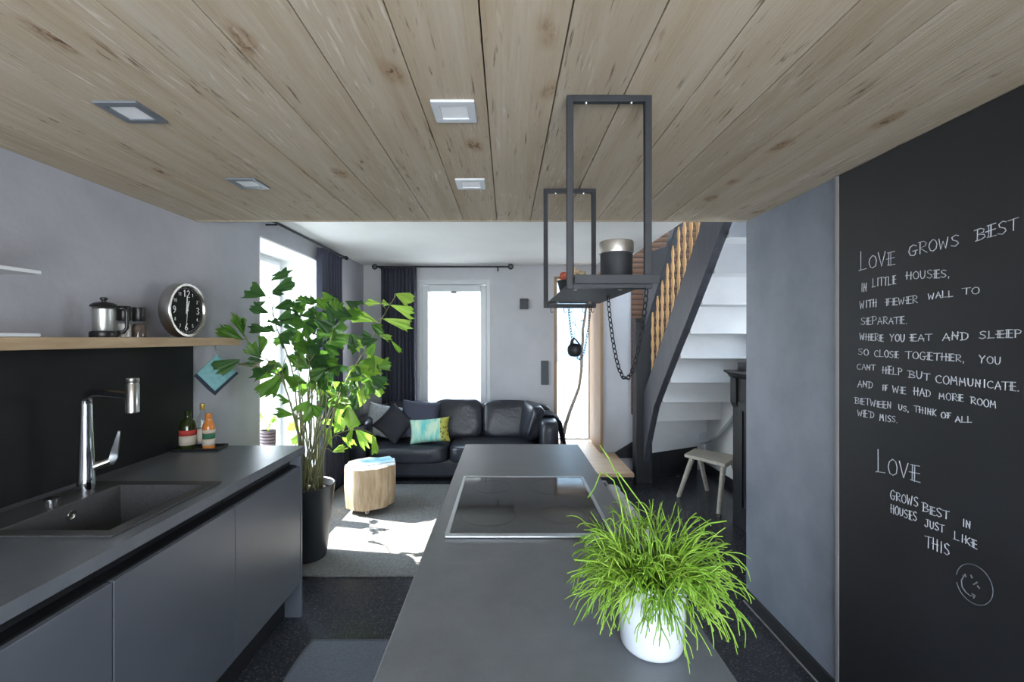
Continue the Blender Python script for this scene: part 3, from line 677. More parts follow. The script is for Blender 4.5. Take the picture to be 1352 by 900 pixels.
# tray with bottles
tr = MB(); tx, ty = -1.665, 2.475
tr.box(-0.115,0.115,-0.06,0.06,0,0.004).box(-0.115,0.115,-0.06,-0.056,0.004,0.014).box(-0.115,0.115,0.056,0.06,0.004,0.014).box(-0.115,-0.111,-0.056,0.056,0.004,0.014).box(0.111,0.115,-0.056,0.056,0.004,0.014)
tr.xform(Matrix.Translation((tx, ty, CT+0.0005)) @ Matrix.Rotation(0.12, 4, 'Z'))
tag(tr.build('bottle_tray', M['blackcase'], org=(tx,ty,CT), bevel=0.001), 'small flat black tray under the bottles in the worktop corner', 'tray')
BZt = CT+0.0048
def bottle(c, prof, capprof, gm, cm, label, bands):
    t = thing('bottle', c, label, 'bottle')
    MB().lathe(prof, c, seg=28).build('glass_body', gm, t, smooth='auto')
    MB().lathe(capprof, c, seg=20).build('cap', cm, t, smooth='auto')
    for (r, h0, h1, mt) in bands:
        MB().lathe([(r,h0),(r,h1)], c, seg=28).build('paper_label', mt, t, smooth=True)
c1 = (-1.725, 2.462, BZt)
bottle(c1, [(0,0),(0.038,0),(0.040,0.006),(0.040,0.12),(0.034,0.145),(0.017,0.165),(0.0135,0.175),(0.0135,0.20)], [(0.0145,0.178),(0.0155,0.180),(0.0155,0.206),(0.0,0.207)], M['oil'], M['oil'], 'dark green oil bottle with a cream and red label, front of the tray', [(0.0405,0.025,0.075,M['paper']),(0.0405,0.076,0.105,M['redprint'])])
c2 = (-1.678, 2.512, BZt)
bottle(c2, [(0,0),(0.026,0),(0.028,0.006),(0.028,0.15),(0.022,0.17),(0.0125,0.185),(0.012,0.225)], [(0.013,0.205),(0.0145,0.207),(0.0145,0.236),(0.0,0.237)], M['clear'], M['gold'], 'tall clear bottle with a gold cap at the back of the tray', [(0.0285,0.03,0.10,M['paper'])])
c3 = (-1.615, 2.468, BZt)
bottle(c3, [(0,0),(0.028,0),(0.030,0.005),(0.030,0.115),(0.026,0.135),(0.017,0.15),(0.015,0.158),(0.015,0.165)], [(0.016,0.160),(0.017,0.162),(0.016,0.192),(0.0,0.193)], M['amber'], M['amber'], 'orange bottle with a pale label and orange cap on the tray', [(0.0305,0.02,0.055,M['paper']),(0.0305,0.056,0.085,M['greenprint']),(0.0305,0.086,0.105,M['paper'])])

# ------------------------------------------------------------------ island
IX0, IX1, IY0, IY1 = -0.235, 0.405, 0.28, 2.59
o = MB().box(IX0, IX1, IY0, IY1, CT-0.04, CT).build('island_worktop', M['worktop'], bevel=0.003, org=(0.085, 1.4, CT-0.04)); tag(o, 'long dark grey worktop of the kitchen island with the hob', 'worktop')
isl = thing('kitchen_island', (0.085, 1.4, 0), 'anthracite island cabinet block under the middle worktop', 'island')
MB().box(IX0+0.04, IX1-0.045, IY0+0.02, IY1-0.02, 0.10, CT-0.0402).build('carcass', M['cab'], isl, bevel=0.002)
MB().box(IX0+0.09, IX1-0.08, IY0+0.06, IY1-0.06, 0.0, 0.0995).build('plinth', M['cabdark'], isl)
ys = [IY0+0.022+(IY1-IY0-0.044)*k/4 for k in range(5)]
for k in range(4):
    MB().box(IX0+0.018, IX0+0.039, ys[k]+0.002, ys[k+1]-0.002, 0.105, CT-0.09).build('door', M['cab'], isl, bevel=0.002)
MB().tube([(IX1-0.045,1.42,0.845),(IX1+0.06,1.42,0.845),(IX1+0.06,2.15,0.845),(IX1-0.045,2.15,0.845)], 0.006, 8).build('towel_rail', M['steel'], isl, smooth='auto')
# towel over that rail
b = MB(); rx = IX1+0.06
prof = [(rx-0.024,0.56),(rx-0.022,0.70),(rx-0.017,0.83),(rx-0.010,0.852),(rx,0.857),(rx+0.030,0.852),(rx+0.042,0.84),(rx+0.044,0.75),(rx+0.046,0.60),(rx+0.046,0.50)]
def towelfn(u, v):
    f = v*(len(prof)-1); i = min(int(f), len(prof)-2); t_ = f-i
    x = prof[i][0]*(1-t_)+prof[i+1][0]*t_; z = prof[i][1]*(1-t_)+prof[i+1][1]*t_
    return (x+0.003*math.sin(u*40), 1.50+0.57*u, z+0.003*math.sin(u*23+v*4))
b.grid(towelfn, 60, 40)
tag(b.build('towel', M['towel'], smooth=True, solid=0.006, org=(rx,1.8,0.5)), 'pale grey towel hung along the right side of the island', 'towel')
# hob
hob = thing('induction_hob', (0.07, 1.67, CT), 'black glass hob with a steel frame in the island worktop', 'hob')
hx0, hx1, hy0, hy1 = -0.186, 0.327, 1.366, 1.97
b = MB(); zz = CT+0.0005; e = 0.012
for (a0, a1, c0, c1) in ((hx0,hx1,hy0,hy0+0.022),(hx0,hx1,hy1-e,hy1),(hx0,hx0+e,hy0+0.022,hy1-e),(hx1-e,hx1,hy0+0.022,hy1-e)):
    b.box(a0, a1, c0, c1, zz, zz+0.007)
b.build('frame', M['alu'], hob, bevel=0.002)
MB().box(hx0+e+0.0005, hx1-e-0.0005, hy0+0.0225, hy1-e-0.0005, zz, zz+0.005).build('glass_plate', M['hobglass'], hob)
for (cx_, cy_, r) in ((0.19,1.83,0.095),(-0.06,1.83,0.075),(0.19,1.54,0.075),(-0.06,1.54,0.095)):
    b = MB(); b.tube([(cx_+r*math.cos(a*PI/32), cy_+r*math.sin(a*PI/32), zz+0.005) for a in range(64)], 0.00035, 4, closed=True)
    b.build('zone_marking', M['blacksteel'], hob)

# ------------------------------------------------------------------ white pot with pencil-stem plant on the island
px_, py_ = 0.284, 0.893
pp = thing('potted_pencil_cactus', (px_, py_, CT), 'bushy thin-stemmed green plant in a white pot on the island', 'potted plant')
c = (px_, py_, CT+0.0005)
MB().lathe([(0,0),(0.052,0.0),(0.057,0.004),(0.060,0.012),(0.0665,0.14),(0.065,0.142),(0.062,0.140),(0.060,0.118)], c, seg=48).build('pot', M['palepot'], pp, smooth='auto')
MB().lathe([(0.0605,0.118),(0.04,0.124),(0.0,0.126)], c, seg=24).build('soil', M['soil'], pp, smooth=True)
b = MB(); rg = random.Random(11)
def stem(b, p0, az, el, L, droop, r0, seg=7, fork=True):
    p = Vector(p0); pts = [p.copy()]; d = Vector((math.cos(az)*math.cos(el), math.sin(az)*math.cos(el), math.sin(el)))
    n = 8
    for i in range(n):
        d = (d+Vector((rg.uniform(-.2,.2), rg.uniform(-.2,.2), -droop*(i+1)/n+rg.uniform(-.16,.16)))).normalized()
        p = p+d*L/n; pts.append(p.copy())
    # keep stems from sinking into the worktop
    for q in pts:
        if q.z < CT+0.012: q.z = CT+0.012
    b.tube(pts, [r0*(1-0.35*i/n) for i in range(n+1)], 5)
    if fork:
        for q in range(2):
            i = rg.randint(4, n-1); a2 = az+rg.uniform(-1, 1)
            e2 = math.asin(max(-1, min(1, d.z)))+rg.uniform(-.3, .7)
            stem(b, pts[i], a2, e2, L*rg.uniform(.25, .45), droop, r0*0.85, fork=False)
for k in range(430):
    az = rg.uniform(0, 2*PI); rr = 0.052*math.sqrt(rg.random()); ou = rg.random()
    el = 1.3-1.2*ou+rg.uniform(-.1, .1)
    stem(b, (px_+rr*math.cos(az), py_+rr*math.sin(az), CT+0.125), az+rg.uniform(-.6,.6), el, rg.uniform(.075, .15), rg.uniform(.12, .42), rg.uniform(.0012, .0018))
b.build('foliage', M['grass'], pp, smooth=True)
b = MB()
for pts in ([(0.26,0.90,1.05),(0.255,0.905,1.14),(0.238,0.91,1.21),(0.205,0.915,1.28),(0.188,0.92,1.305)],
            [(0.245,0.90,1.05),(0.235,0.905,1.13),(0.228,0.91,1.19),(0.215,0.915,1.235),(0.196,0.92,1.25)],
            [(0.30,0.89,1.05),(0.29,0.885,1.13),(0.268,0.88,1.19),(0.235,0.88,1.235),(0.215,0.885,1.262)],
            [(0.23,0.86,1.03),(0.19,0.84,1.06),(0.155,0.83,1.065),(0.13,0.82,1.055)],
            [(0.23,0.88,1.05),(0.20,0.86,1.09),(0.16,0.85,1.105),(0.125,0.845,1.11)],
            [(0.30,0.9,1.06),(0.34,0.9,1.12),(0.40,0.9,1.155),(0.435,0.9,1.16)],
            [(0.19,0.92,1.25),(0.178,0.92,1.22),(0.163,0.915,1.20)]):
    ps = []
    for i in range(len(pts)-1):
        for t_ in (0, .5): ps.append(Vector(pts[i]).lerp(Vector(pts[i+1]), t_))
    ps.append(Vector(pts[-1])); b.tube(ps, 0.0014, 6)
b.build('long_shoot', M['grass'], pp, smooth=True)

# ------------------------------------------------------------------ hanging steel rack
rk = thing('hanging_rack', (0.288, 1.675, 1.66), 'black steel frame shelf hung from the board ceiling over the island', 'hanging shelf')
FX0, FX1, FN, FF = 0.168, 0.405, 1.277, 2.07
for (Y) in (FN, FF):
    b = MB(); t_ = 0.009
    b.box(FX0, FX0+2*t_, Y-t_, Y+t_, 1.66, HK-0.0005).box(FX1-2*t_, FX1, Y-t_, Y+t_, 1.66, HK-0.0005)
    b.box(FX0+2*t_, FX1-2*t_, Y-t_, Y+t_, HK-2*t_-0.0005, HK-0.0005).box(FX0+2*t_, FX1-2*t_, Y-t_, Y+t_, 1.66, 1.66+2*t_)
    b.build('frame', M['blacksteel'], rk, bevel=0.0015)
MB().box(FX0+0.0185, FX1+0.015, FN-0.02, FF-0.0095, 1.679, 1.687).box(FX0+0.0185, FX1+0.015, FN-0.028, FN-0.0205, 1.672, 1.696).build('shelf_plate', M['blacksteel'], rk, bevel=0.001)
b = MB()
for (x_, y_) in ((FX0+0.05,FN+0.17),(FX1-0.045,FN+0.17),(FX0+0.05,FF-0.12),(FX1-0.05,FF-0.12)):
    b.lathe([(0.0,-0.006),(0.006,-0.005),(0.008,0.0)], (x_, y_, 1.679), seg=12)
for Y in (FN, FF):
    for x_ in (FX0+0.055, FX1-0.055): b.lathe([(0.0,-0.005),(0.004,-0.004),(0.005,0.0)], (x_, Y, HK-0.0185), seg=10)
b.build('bolt', M['steel'], rk, smooth='auto')
b = MB()
for x_ in (0.20, 0.26, 0.285, 0.345, 0.385):
    y_ = FF
    b.tube([(x_,y_,1.66),(x_,y_-0.002,1.645),(x_+0.006,y_-0.002,1.637),(x_+0.011,y_-0.002,1.644)], 0.0018, 6)
b.build('hook', M['blackiron'], rk, smooth=True)
def chain(name, p0, p1, sag, n, R, r, lb, grp=None):
    p0, p1 = Vector(p0), Vector(p1); t = thing(name, p0, lb, 'chain', grp); b = MB()
    def at(u): q = p0.lerp(p1, u); q.z -= sag*(1-(2*u-1)**2)**0.85 if 0 < u < 1 else 0; return q
    # even spacing by arc length
    fine = [at(k/400) for k in range(401)]; acc = [0]
    for k in range(400): acc.append(acc[-1]+(fine[k+1]-fine[k]).length)
    def arc(s_):
        for k in range(400):
            if acc[k+1] >= s_: return fine[k].lerp(fine[k+1], (s_-acc[k])/max(1e-9, acc[k+1]-acc[k]))
        return fine[-1]
    T = acc[-1]
    for k in range(n):
        a, c_ = arc(T*k/n), arc(T*(k+1)/n); m_ = (a+c_)/2; d = (c_-a).normalized(); L = (c_-a).length/2+r*1.2
        s1 = d.cross(Vector((0.2,1,0.1))).normalized(); s2 = d.cross(s1).normalized(); ang = (PI/4 if k % 2 else -PI/4)
        sd_ = s1*math.cos(ang)+s2*math.sin(ang)
        loop = [m_+d*(L*math.cos(q*PI/7))+sd_*(R*math.sin(q*PI/7)) for q in range(14)]
        b.tube(loop, r, 6, closed=True)
    b.build('links', M['blackiron'], t, smooth=True); return t
chain('hanging_chain', (0.372, 1.67, 1.676), (0.418, 1.36, 1.668), 0.285, 34, 0.0068, 0.0019, 'heavy black chain looping down from the near end of the hanging shelf')
chain('hanging_chain', (0.278, 2.045, 1.662), (0.376, 2.045, 1.662), 0.235, 40, 0.0048, 0.0014, 'thin chain looping below the far end of the hanging shelf')
bl = thing('iron_weight', (0.291, 1.96, 1.43), 'round dark iron weight on a wire below the hanging shelf', 'iron weight')
c = (0.291, 1.95, 1.475)
MB().lathe([(0.0,-0.033),(0.018,-0.031),(0.028,-0.02),(0.031,-0.004),(0.030,0.010),(0.022,0.020),(0.010,0.024),(0.0,0.025)], c, seg=28).build('ball', M['blackiron'], bl, smooth='auto')
MB().tube([(0.287-0.01,1.95,1.494),(0.281,1.95,1.512),(0.288,1.95,1.522),(0.298,1.95,1.514),(0.318,1.95,1.488)], [0.007,0.007,0.005,0.0035,0.003], 8).build('handle', M['blackiron'], bl, smooth=True)
MB().tube([(0.288,1.952,1.520),(0.286,1.96,1.60),(0.285,2.04,1.662)], 0.0009, 5).tube([(0.290,1.952,1.520),(0.296,1.96,1.60),(0.290,2.04,1.662)], 0.0009, 5).build('wire', M['blackiron'], bl)
# canister and bucket on the plate
RZ = 1.6875
cn = thing('canister', (0.349, 1.45, RZ), 'black round canister with a steel lid on the hanging shelf', 'canister'); c = (0.349, 1.45, RZ)
MB().lathe([(0,0),(0.048,0),(0.050,0.004),(0.050,0.098),(0.049,0.1005)], c, seg=48).build('body', M['blacksteel'], cn, smooth='auto')
MB().lathe([(0.0515,0.101),(0.054,0.103),(0.054,0.137),(0.052,0.140),(0.0,0.141)], c, seg=48).build('lid', M['satin'], cn, smooth='auto')
bk = thing('small_bucket', (0.268, 1.86, RZ), 'small dark metal bucket with dried heads on the hanging shelf', 'bucket'); c = (0.268, 1.86, RZ)
MB().lathe([(0,0),(0.043,0),(0.045,0.002),(0.0605,0.066),(0.062,0.068),(0.058,0.067),(0.054,0.045),(0.0,0.045)], c, seg=40).build('pail', M['blacksteel'], bk, smooth='auto')
def crumple(b, c, r, seed):
    q = random.Random(seed); ph_ = [q.uniform(0, 6) for _ in range(4)]
    n0 = len(b.v); b.sphere(c, r, 22)
    for i in range(n0, len(b.v)):
        d = Vector(b.v[i])-Vector(c); k = 1+0.24*math.sin(d.x/r*5+ph_[0])*math.sin(d.y/r*5+ph_[1])+0.18*math.sin(d.z/r*7+ph_[2])
        b.v[i] = tuple(Vector(c)+d*k)
RED = [(-0.036,-0.008,0.076,0.018,'crumpled red dried head at the left rim of the small bucket'),(-0.014,-0.030,0.072,0.016,'crumpled red dried head at the front of the small bucket'),(-0.012,0.026,0.078,0.018,'crumpled red dried head at the back of the small bucket')]
for k, (dx_, dy_, dz_, r, lb) in enumerate(RED):
    p = (c[0]+dx_, c[1]+dy_, c[2]+dz_+0.008); b = MB(); crumple(b, p, r, k)
    tag(b.build('dried_flower_head', M['redflower'], smooth=True, org=p), lb, 'dried flower', 'dried heads in the bucket')
CRE = [(0.014,0.0,0.092,0.018,'cream papery dried head in the middle of the small bucket, standing highest'),(0.040,0.014,0.086,0.018,'cream papery dried head at the right rim of the small bucket'),(0.030,-0.028,0.080,0.016,'cream papery dried head at the front right of the small bucket')]
for k, (dx_, dy_, dz_, r, lb) in enumerate(CRE):
    p = (c[0]+dx_, c[1]+dy_, c[2]+dz_+0.008); b = MB(); crumple(b, p, r, k+9)
    tag(b.build('dried_flower_head', M['cream'], smooth=True, org=p), lb, 'dried flower', 'dried heads in the bucket')

# ------------------------------------------------------------------ ceiling lamps
lp = thing('ceiling_lamp', (-0.155, 1.355, HK), 'square pale recessed lamp in the board ceiling, nearer one beside the hanging frame', 'ceiling lamp', 'recessed ceiling lamps')
s_ = 0.0625; c = (-0.155, 1.355)
b = MB()
for (a0, a1, c0, c1) in ((-s_,s_,-s_,-0.04),(-s_,s_,0.04,s_),(-s_,-0.04,-0.04,0.04),(0.04,s_,-0.04,0.04)): b.box(c[0]+a0, c[0]+a1, c[1]+c0, c[1]+c1, HK-0.008, HK-0.0005)
b.build('frame', M['lampframe'], lp, bevel=0.001)
MB().box(c[0]-0.0398, c[0]+0.0398, c[1]-0.0398, c[1]+0.0398, HK-0.004, HK-0.0005).build('diffuser', M['diffuser'], lp)
dup(lp, (-0.157, 1.99, HK), 'square pale recessed lamp in the board ceiling, farther one near the ceiling edge')
for loc, lb in (((-1.12, 1.36, HK), 'square recessed lamp with grey frame, nearer of the two above the sink side'), ((-1.126, 1.985, HK), 'square recessed lamp with grey frame, farther of the two above the sink side')):
    r = dup(lp, loc, lb)
    for ch in r.children:
        if ch.name.startswith('frame'):
            ch.data = ch.data.copy(); ch.data.materials[0] = M['lampsteel']

# ------------------------------------------------------------------ floor textiles
b = MB().grid(lambda u, v: (-0.988+0.62*u+0.006*math.sin(v*20), 0.9+1.395*v, 0.004+0.0015*math.sin(u*30)*math.sin(v*60)), 30, 60)
tag(b.build('floor_mat', M['mat'], smooth=True, solid=0.006, org=(-0.7,1.6,0)), 'blue grey woven mat on the floor beside the island', 'mat')
b = MB().box(-1.70, 0.45, 2.90, 4.72, 0.0005, 0.012)
tag(b.build('rug', M['rug'], bevel=0.004, org=(-0.6,3.8,0)), 'large grey wool rug between the kitchen and the sofa', 'rug')
RT = 0.0125

# ------------------------------------------------------------------ sofa
sf = thing('leather_sofa', (-0.52, 5.2, 0), 'black leather sofa with loose cushions under the glazed door', 'sofa')
def supel(b, c, w, d, h, e=0.35, seg=28, rot=None, wr=0.0, seed=0):
    q = random.Random(seed); ph_ = [q.uniform(0, 6) for _ in range(6)]
    f = lambda v, p: math.copysign(abs(v)**p, v)
    n0 = len(b.v); n = seg//2; vs = []; fs = []
    for i in range(n+1):
        th = -PI/2+PI*i/n
        for k in range(seg):
            a = 2*PI*k/seg
            x = f(math.cos(th), e)*f(math.cos(a), e); y = f(math.cos(th), e)*f(math.sin(a), e); z = f(math.sin(th), e)
            ww = 1+wr*(math.sin(x*5+ph_[0]+z*3)*math.sin(z*6+ph_[1]+y*2)+0.6*math.sin(x*11+ph_[2])*math.sin(z*9+ph_[3]))
            p = Vector((x*w/2*(1+(ww-1)*.3), y*d/2*ww, z*h/2*(1+(ww-1)*.4)))
            if rot: p = rot @ p
            vs.append(Vector(c)+p)
    for i in range(n):
        for k in range(seg):
            l_ = (k+1) % seg; fs.append((i*seg+k, i*seg+l_, (i+1)*seg+l_, (i+1)*seg+k))
    b.add(vs, fs); return b
MB().box(-1.58, 0.52, 4.80, 5.55, 0.05, 0.24).build('base', M['leather'], sf, bevel=0.03)
for (x_, y_) in ((-1.5,4.9),(0.44,4.9),(-1.5,5.48),(0.44,5.48)): MB().lathe([(0.025,0.0),(0.03,0.055)], (x_, y_, 0), seg=14).build('leg', M['blackcase'], sf)
supel(MB(), (-0.53, 5.485, 0.44), 2.12, 0.17, 0.62, 0.22, 40).build('back', M['leather'], sf, smooth=True)
for (x_, s0) in ((-1.565, 1), (0.455, 2)): supel(MB(), (x_, 5.16, 0.37), 0.20, 0.83, 0.58, 0.32, 36, wr=0.02, seed=s0).build('armrest', M['leather'], sf, smooth=True)
for (x_, w_, s0) in ((-1.045, 0.85, 3), (-0.135, 0.96, 4)): supel(MB(), (x_, 5.05, 0.30), w_, 0.62, 0.19, 0.3, 44, wr=0.02, seed=s0).build('seat_cushion', M['leather'], sf, smooth=True)
rx_ = Matrix.Rotation(-0.22, 3, 'X')
for (x_, w_, h_, s0) in ((-1.13, 0.58, 0.42, 5), (-0.57, 0.58, 0.46, 6), (0.02, 0.60, 0.44, 7)): supel(MB(), (x_, 5.33, 0.58), w_, 0.19, h_, 0.42, 44, rot=rx_, wr=0.05, seed=s0).build('back_cushion', M['leather'], sf, smooth=True)
supel(MB(), (0.27, 5.16, 0.60), 0.17, 0.46, 0.40, 0.45, 44, rot=Matrix.Rotation(0.22, 3, 'Y') @ Matrix.Rotation(0.25, 3, 'Z'), wr=0.06, seed=8).build('side_cushion', M['leather'], sf, smooth=True)
def pillow(name, c, w, h, t_, rot, mat, lb, seed=0, fuzz=0, bands=None):
    th = thing(name, c, lb, 'pillow'); q = random.Random(seed); ph_ = q.uniform(0, 6)
    def surf(sg, u0=0.0, u1=1.0):
        def fn(u, v):
            a = 2*(u0+(u1-u0)*u)-1; d = 2*v-1
            pinch = 1-0.10*(1-a*a)*d*d*1.0; pin2 = 1-0.10*(1-d*d)*a*a
            k = max(0, (1-a**4)*(1-d**4))**0.6
            p = Vector((a*w/2*pin2, sg*t_/2*k*(1+0.08*math.sin(5*a+ph_)*math.sin(4*d)), d*h/2*pinch))
            if fuzz: p += Vector((q.uniform(-fuzz,fuzz), q.uniform(-fuzz,fuzz)*1.5, q.uniform(-fuzz,fuzz)))
            return Vector(c)+rot @ p
        return fn
    if bands:
        for (u0, u1, mt, nm) in bands:
            MB().grid(surf(1,u0,u1), 14, 22).grid(surf(-1,u0,u1), 14, 22).build(nm, mt, th, smooth=True)
    else:
        MB().grid(surf(1), 26, 26).grid(surf(-1), 26, 26).build('cover', mat, th, smooth=True)
def R3(x, y, z): return Matrix.Rotation(z, 3, 'Z') @ Matrix.Rotation(x, 3, 'X') @ Matrix.Rotation(y, 3, 'Y')
pillow('throw_pillow', (-1.385, 5.10, 0.60), 0.38, 0.38, 0.13, R3(-0.3, 0.25, 0.35), M['fur'], 'fluffy pale grey pillow at the left end of the sofa', 1, 0.006)
pillow('throw_pillow', (-1.225, 4.955, 0.595), 0.34, 0.34, 0.11, R3(-0.3, 0.75, 0.2), M['charcoal'], 'charcoal pillow standing on its corner, between the fluffy and blue ones', 2)
pillow('throw_pillow', (-0.97, 5.06, 0.615), 0.44, 0.44, 0.14, R3(-0.3, 0.1, 0.05), M['navy2'], 'large dark blue grey pillow behind the patterned one', 3)
def patterned():
    m, n, l, b_ = nodes('turquoise_print'); t_ = n.new('ShaderNodeTexCoord'); no = n.new('ShaderNodeTexNoise'); no.inputs['Scale'].default_value = 9
    mp = n.new('ShaderNodeMapping'); mp.inputs['Scale'].default_value = (2.2,1,0.6); l.new(t_.outputs['Object'], mp.inputs[0]); l.new(mp.outputs[0], no.inputs['Vector'])
    r = n.new('ShaderNodeValToRGB'); e = r.color_ramp.elements; e[0].position = 0.38; e[0].color = lin((96,180,172)); e[1].position = 0.62; e[1].color = lin((186,206,178))
    l.new(no.outputs['Fac'], r.inputs[0]); l.new(r.outputs[0], b_.inputs['Base Color']); b_.inputs['Roughness'].default_value = 0.85; return m
def yellowprint():
    m, n, l, b_ = nodes('yellow_damask_print'); t_ = n.new('ShaderNodeTexCoord'); v = n.new('ShaderNodeTexVoronoi'); v.inputs['Scale'].default_value = 34; l.new(t_.outputs['Object'], v.inputs['Vector'])
    r = n.new('ShaderNodeValToRGB'); e = r.color_ramp.elements; e[0].position = 0.25; e[0].color = lin((92,92,52)); e[1].position = 0.5; e[1].color = lin((176,172,76))
    l.new(v.outputs['Distance'], r.inputs[0]); l.new(r.outputs[0], b_.inputs['Base Color']); b_.inputs['Roughness'].default_value = 0.85; return m
pillow('throw_pillow', (-0.83, 4.91, 0.53), 0.44, 0.27, 0.13, R3(-0.3, -0.08, 0.0), None, 'turquoise patterned lumbar pillow with a yellow strip', 4, bands=[(0,0.78,patterned(),'turquoise_cover'),(0.78,1.0,yellowprint(),'yellow_strip')])
b = MB()
def thr(u, v):
    prof_ = [(0.32,0.685),(0.40,0.690),(0.50,0.685),(0.59,0.61),(0.61,0.50),(0.63,0.40),(0.64,0.34)]
    f = u*(len(prof_)-1); i = min(int(f), len(prof_)-2); t_ = f-i
    return (prof_[i][0]*(1-t_)+prof_[i+1][0]*t_+0.008*math.sin(v*16+u*2), 4.96+0.34*v+0.02*u*math.sin(v*9), prof_[i][1]*(1-t_)+prof_[i+1][1]*t_+0.008*math.sin(v*12)-0.04*u*u*math.sin(v*7))
b.grid(thr, 30, 26)
tag(b.build('throw_blanket', M['charcoal'], smooth=True, solid=0.012, org=(0.45,5.1,0.65)), 'dark throw blanket draped over the right sofa arm', 'blanket')

# ------------------------------------------------------------------ tree stump table and magazines
sx0, sy0 = -1.222, 4.06
stp = thing('stump_table', (sx0, sy0, RT), 'tree stump side table on casters in front of the sofa', 'side table')
rs = random.Random(2)
def outl(a, z): return 0.215*(1+0.035*math.sin(3*a+1)+0.03*math.sin(7*a+z*3)+0.018*math.sin(13*a+2))*(1-0.06*max(0, 0.16-z)/0.16)
zb_, zt_ = RT+0.046, 0.405
b = MB(); nA, nZ = 72, 14
b.grid(lambda u, v: (sx0+outl(u*2*PI, v*0.34)*math.cos(u*2*PI), sy0+outl(u*2*PI, v*0.34)*math.sin(u*2*PI), zb_+(zt_-zb_)*v), nA, nZ, closeu=True)
b.add([(sx0+outl(k*2*PI/nA, 0)*math.cos(k*2*PI/nA), sy0+outl(k*2*PI/nA, 0)*math.sin(k*2*PI/nA), zb_) for k in range(nA)], [tuple(range(nA))])
b.build('trunk', M['log'], stp, smooth='auto')
MB().add([(sx0+0.99*outl(k*2*PI/nA, .34)*math.cos(k*2*PI/nA), sy0+0.99*outl(k*2*PI/nA, .34)*math.sin(k*2*PI/nA), zt_+0.0008) for k in range(nA)]+[(sx0+0.97*outl(k*2*PI/nA, .34)*math.cos(k*2*PI/nA), sy0+0.97*outl(k*2*PI/nA, .34)*math.sin(k*2*PI/nA), zt_+0.004) for k in range(nA)],
    [tuple(range(nA, 2*nA)), tuple(range(nA))[::-1]]+[(k, (k+1) % nA, (k+1) % nA+nA, k+nA) for k in range(nA)]).build('cut_face', M['logtop'], stp)
for (dx_, dy_) in ((0.03,-0.165),(-0.15,0.08),(0.15,0.09)):
    cs = MB().lathe([(0.0,-0.011),(0.018,-0.011),(0.022,-0.008),(0.022,0.008),(0.018,0.011),(0.0,0.011)], (sx0+dx_, sy0+dy_, RT+0.0225), axis='x', seg=20)
    o = cs.build('caster', M['steel'], stp, smooth='auto')
    MB().box(sx0+dx_-0.016, sx0+dx_-0.0125, sy0+dy_-0.012, sy0+dy_+0.012, RT+0.02, zb_).box(sx0+dx_+0.0125, sx0+dx_+0.016, sy0+dy_-0.012, sy0+dy_+0.012, RT+0.02, zb_).box(sx0+dx_-0.016, sx0+dx_+0.016, sy0+dy_-0.014, sy0+dy_+0.014, zb_-0.004, zb_).build('fork', M['steel'], o)
def magazine(c, w_, d_, h_, a, cov, lb):
    t = thing('magazine', c, lb, 'magazine'); Mx = Matrix.Translation(c) @ Matrix.Rotation(a, 4, 'Z')
    MB().box(-w_/2,w_/2,-d_/2,d_/2,0,h_).xform(Mx).build('pages', M['mag2'], t)
    MB().grid(lambda u, v: (-w_/2+w_*u, -d_/2+d_*v, h_+0.0006+0.004*(u**3)), 8, 4).xform(Mx).build('cover', cov, t, solid=0.0008)
magazine((-1.15, 4.06, zt_+0.0045), 0.29, 0.21, 0.006, 0.25, M['mag2'], 'white magazine lying lowest on the stump table')
magazine((-1.16, 4.08, zt_+0.017), 0.27, 0.20, 0.005, 0.5, M['mag'], 'blue and white magazine lying on top on the stump table')

# ------------------------------------------------------------------ curtains
def curtain(b, p0, p1, z0, z1, amp, waves, seed):
    p0, p1 = Vector(p0), Vector(p1); d = (p1-p0); nrm = Vector((-d.y, d.x)).normalized(); q = random.Random(seed); ph_ = q.uniform(0, 6)
    def fn(u, v):
        w_ = math.sin(u*waves*2*PI+ph_+0.5*math.sin(u*9))*amp*(0.6+0.4*(1-v))+0.3*amp*math.sin(u*waves*4.3*PI+v*2)
        p = p0+d*(u+0.02*math.sin(v*5+u*8)*(1-v)); p = p+nrm*w_
        return (p.x, p.y, z0+(z1-z0)*v)
    return b.grid(fn, int(waves*14), 18)
def rod(b, a, c): return b.tube([a, c], 0.010, 12)
cr1 = thing('curtain_rod', (-0.83, 5.62, 2.41), 'black curtain rod with round wire finials above the glazed door', 'curtain rod')
rod(MB(), (-1.60,5.62,2.408), (0.02,5.62,2.408)).build('pole', M['blackiron'], cr1, smooth='auto')
def finial(b, c, ax):
    for k in range(4):
        a0 = k*PI/4; pts = []
        for q in range(16):
            a = q*PI/8; r = 0.032*math.sin(a); h = 0.032*math.cos(a)
            pts.append((c[0]+h, c[1]+r*math.cos(a0), c[2]+r*math.sin(a0)) if ax == 'x' else (c[0]+r*math.cos(a0), c[1]+h, c[2]+r*math.sin(a0)))
        b.tube(pts, 0.0035, 6, closed=True)
    return b
finial(MB(), (-1.63,5.62,2.408), 'x').build('finial', M['blackiron'], cr1, smooth=True)
finial(MB(), (0.05,5.62,2.408), 'x').build('finial', M['blackiron'], cr1, smooth=True)
for x_ in (-1.57, -0.11): MB().box(x_-0.008, x_+0.008, 5.615, 5.7195, 2.39, 2.40).box(x_-0.008, x_+0.008, 5.712, 5.7195, 2.365, 2.425).build('bracket', M['blackiron'], cr1, bevel=0.002)
ct = curtain(MB(), (-1.555, 5.62), (-1.115, 5.62), 0.03, 2.395, 0.03, 9, 1).build('curtain', M['navy'], smooth=True, solid=0.004, org=(-1.33,5.62,0.03))
tag(ct, 'dark navy curtain drawn to the left of the glazed door', 'curtain')
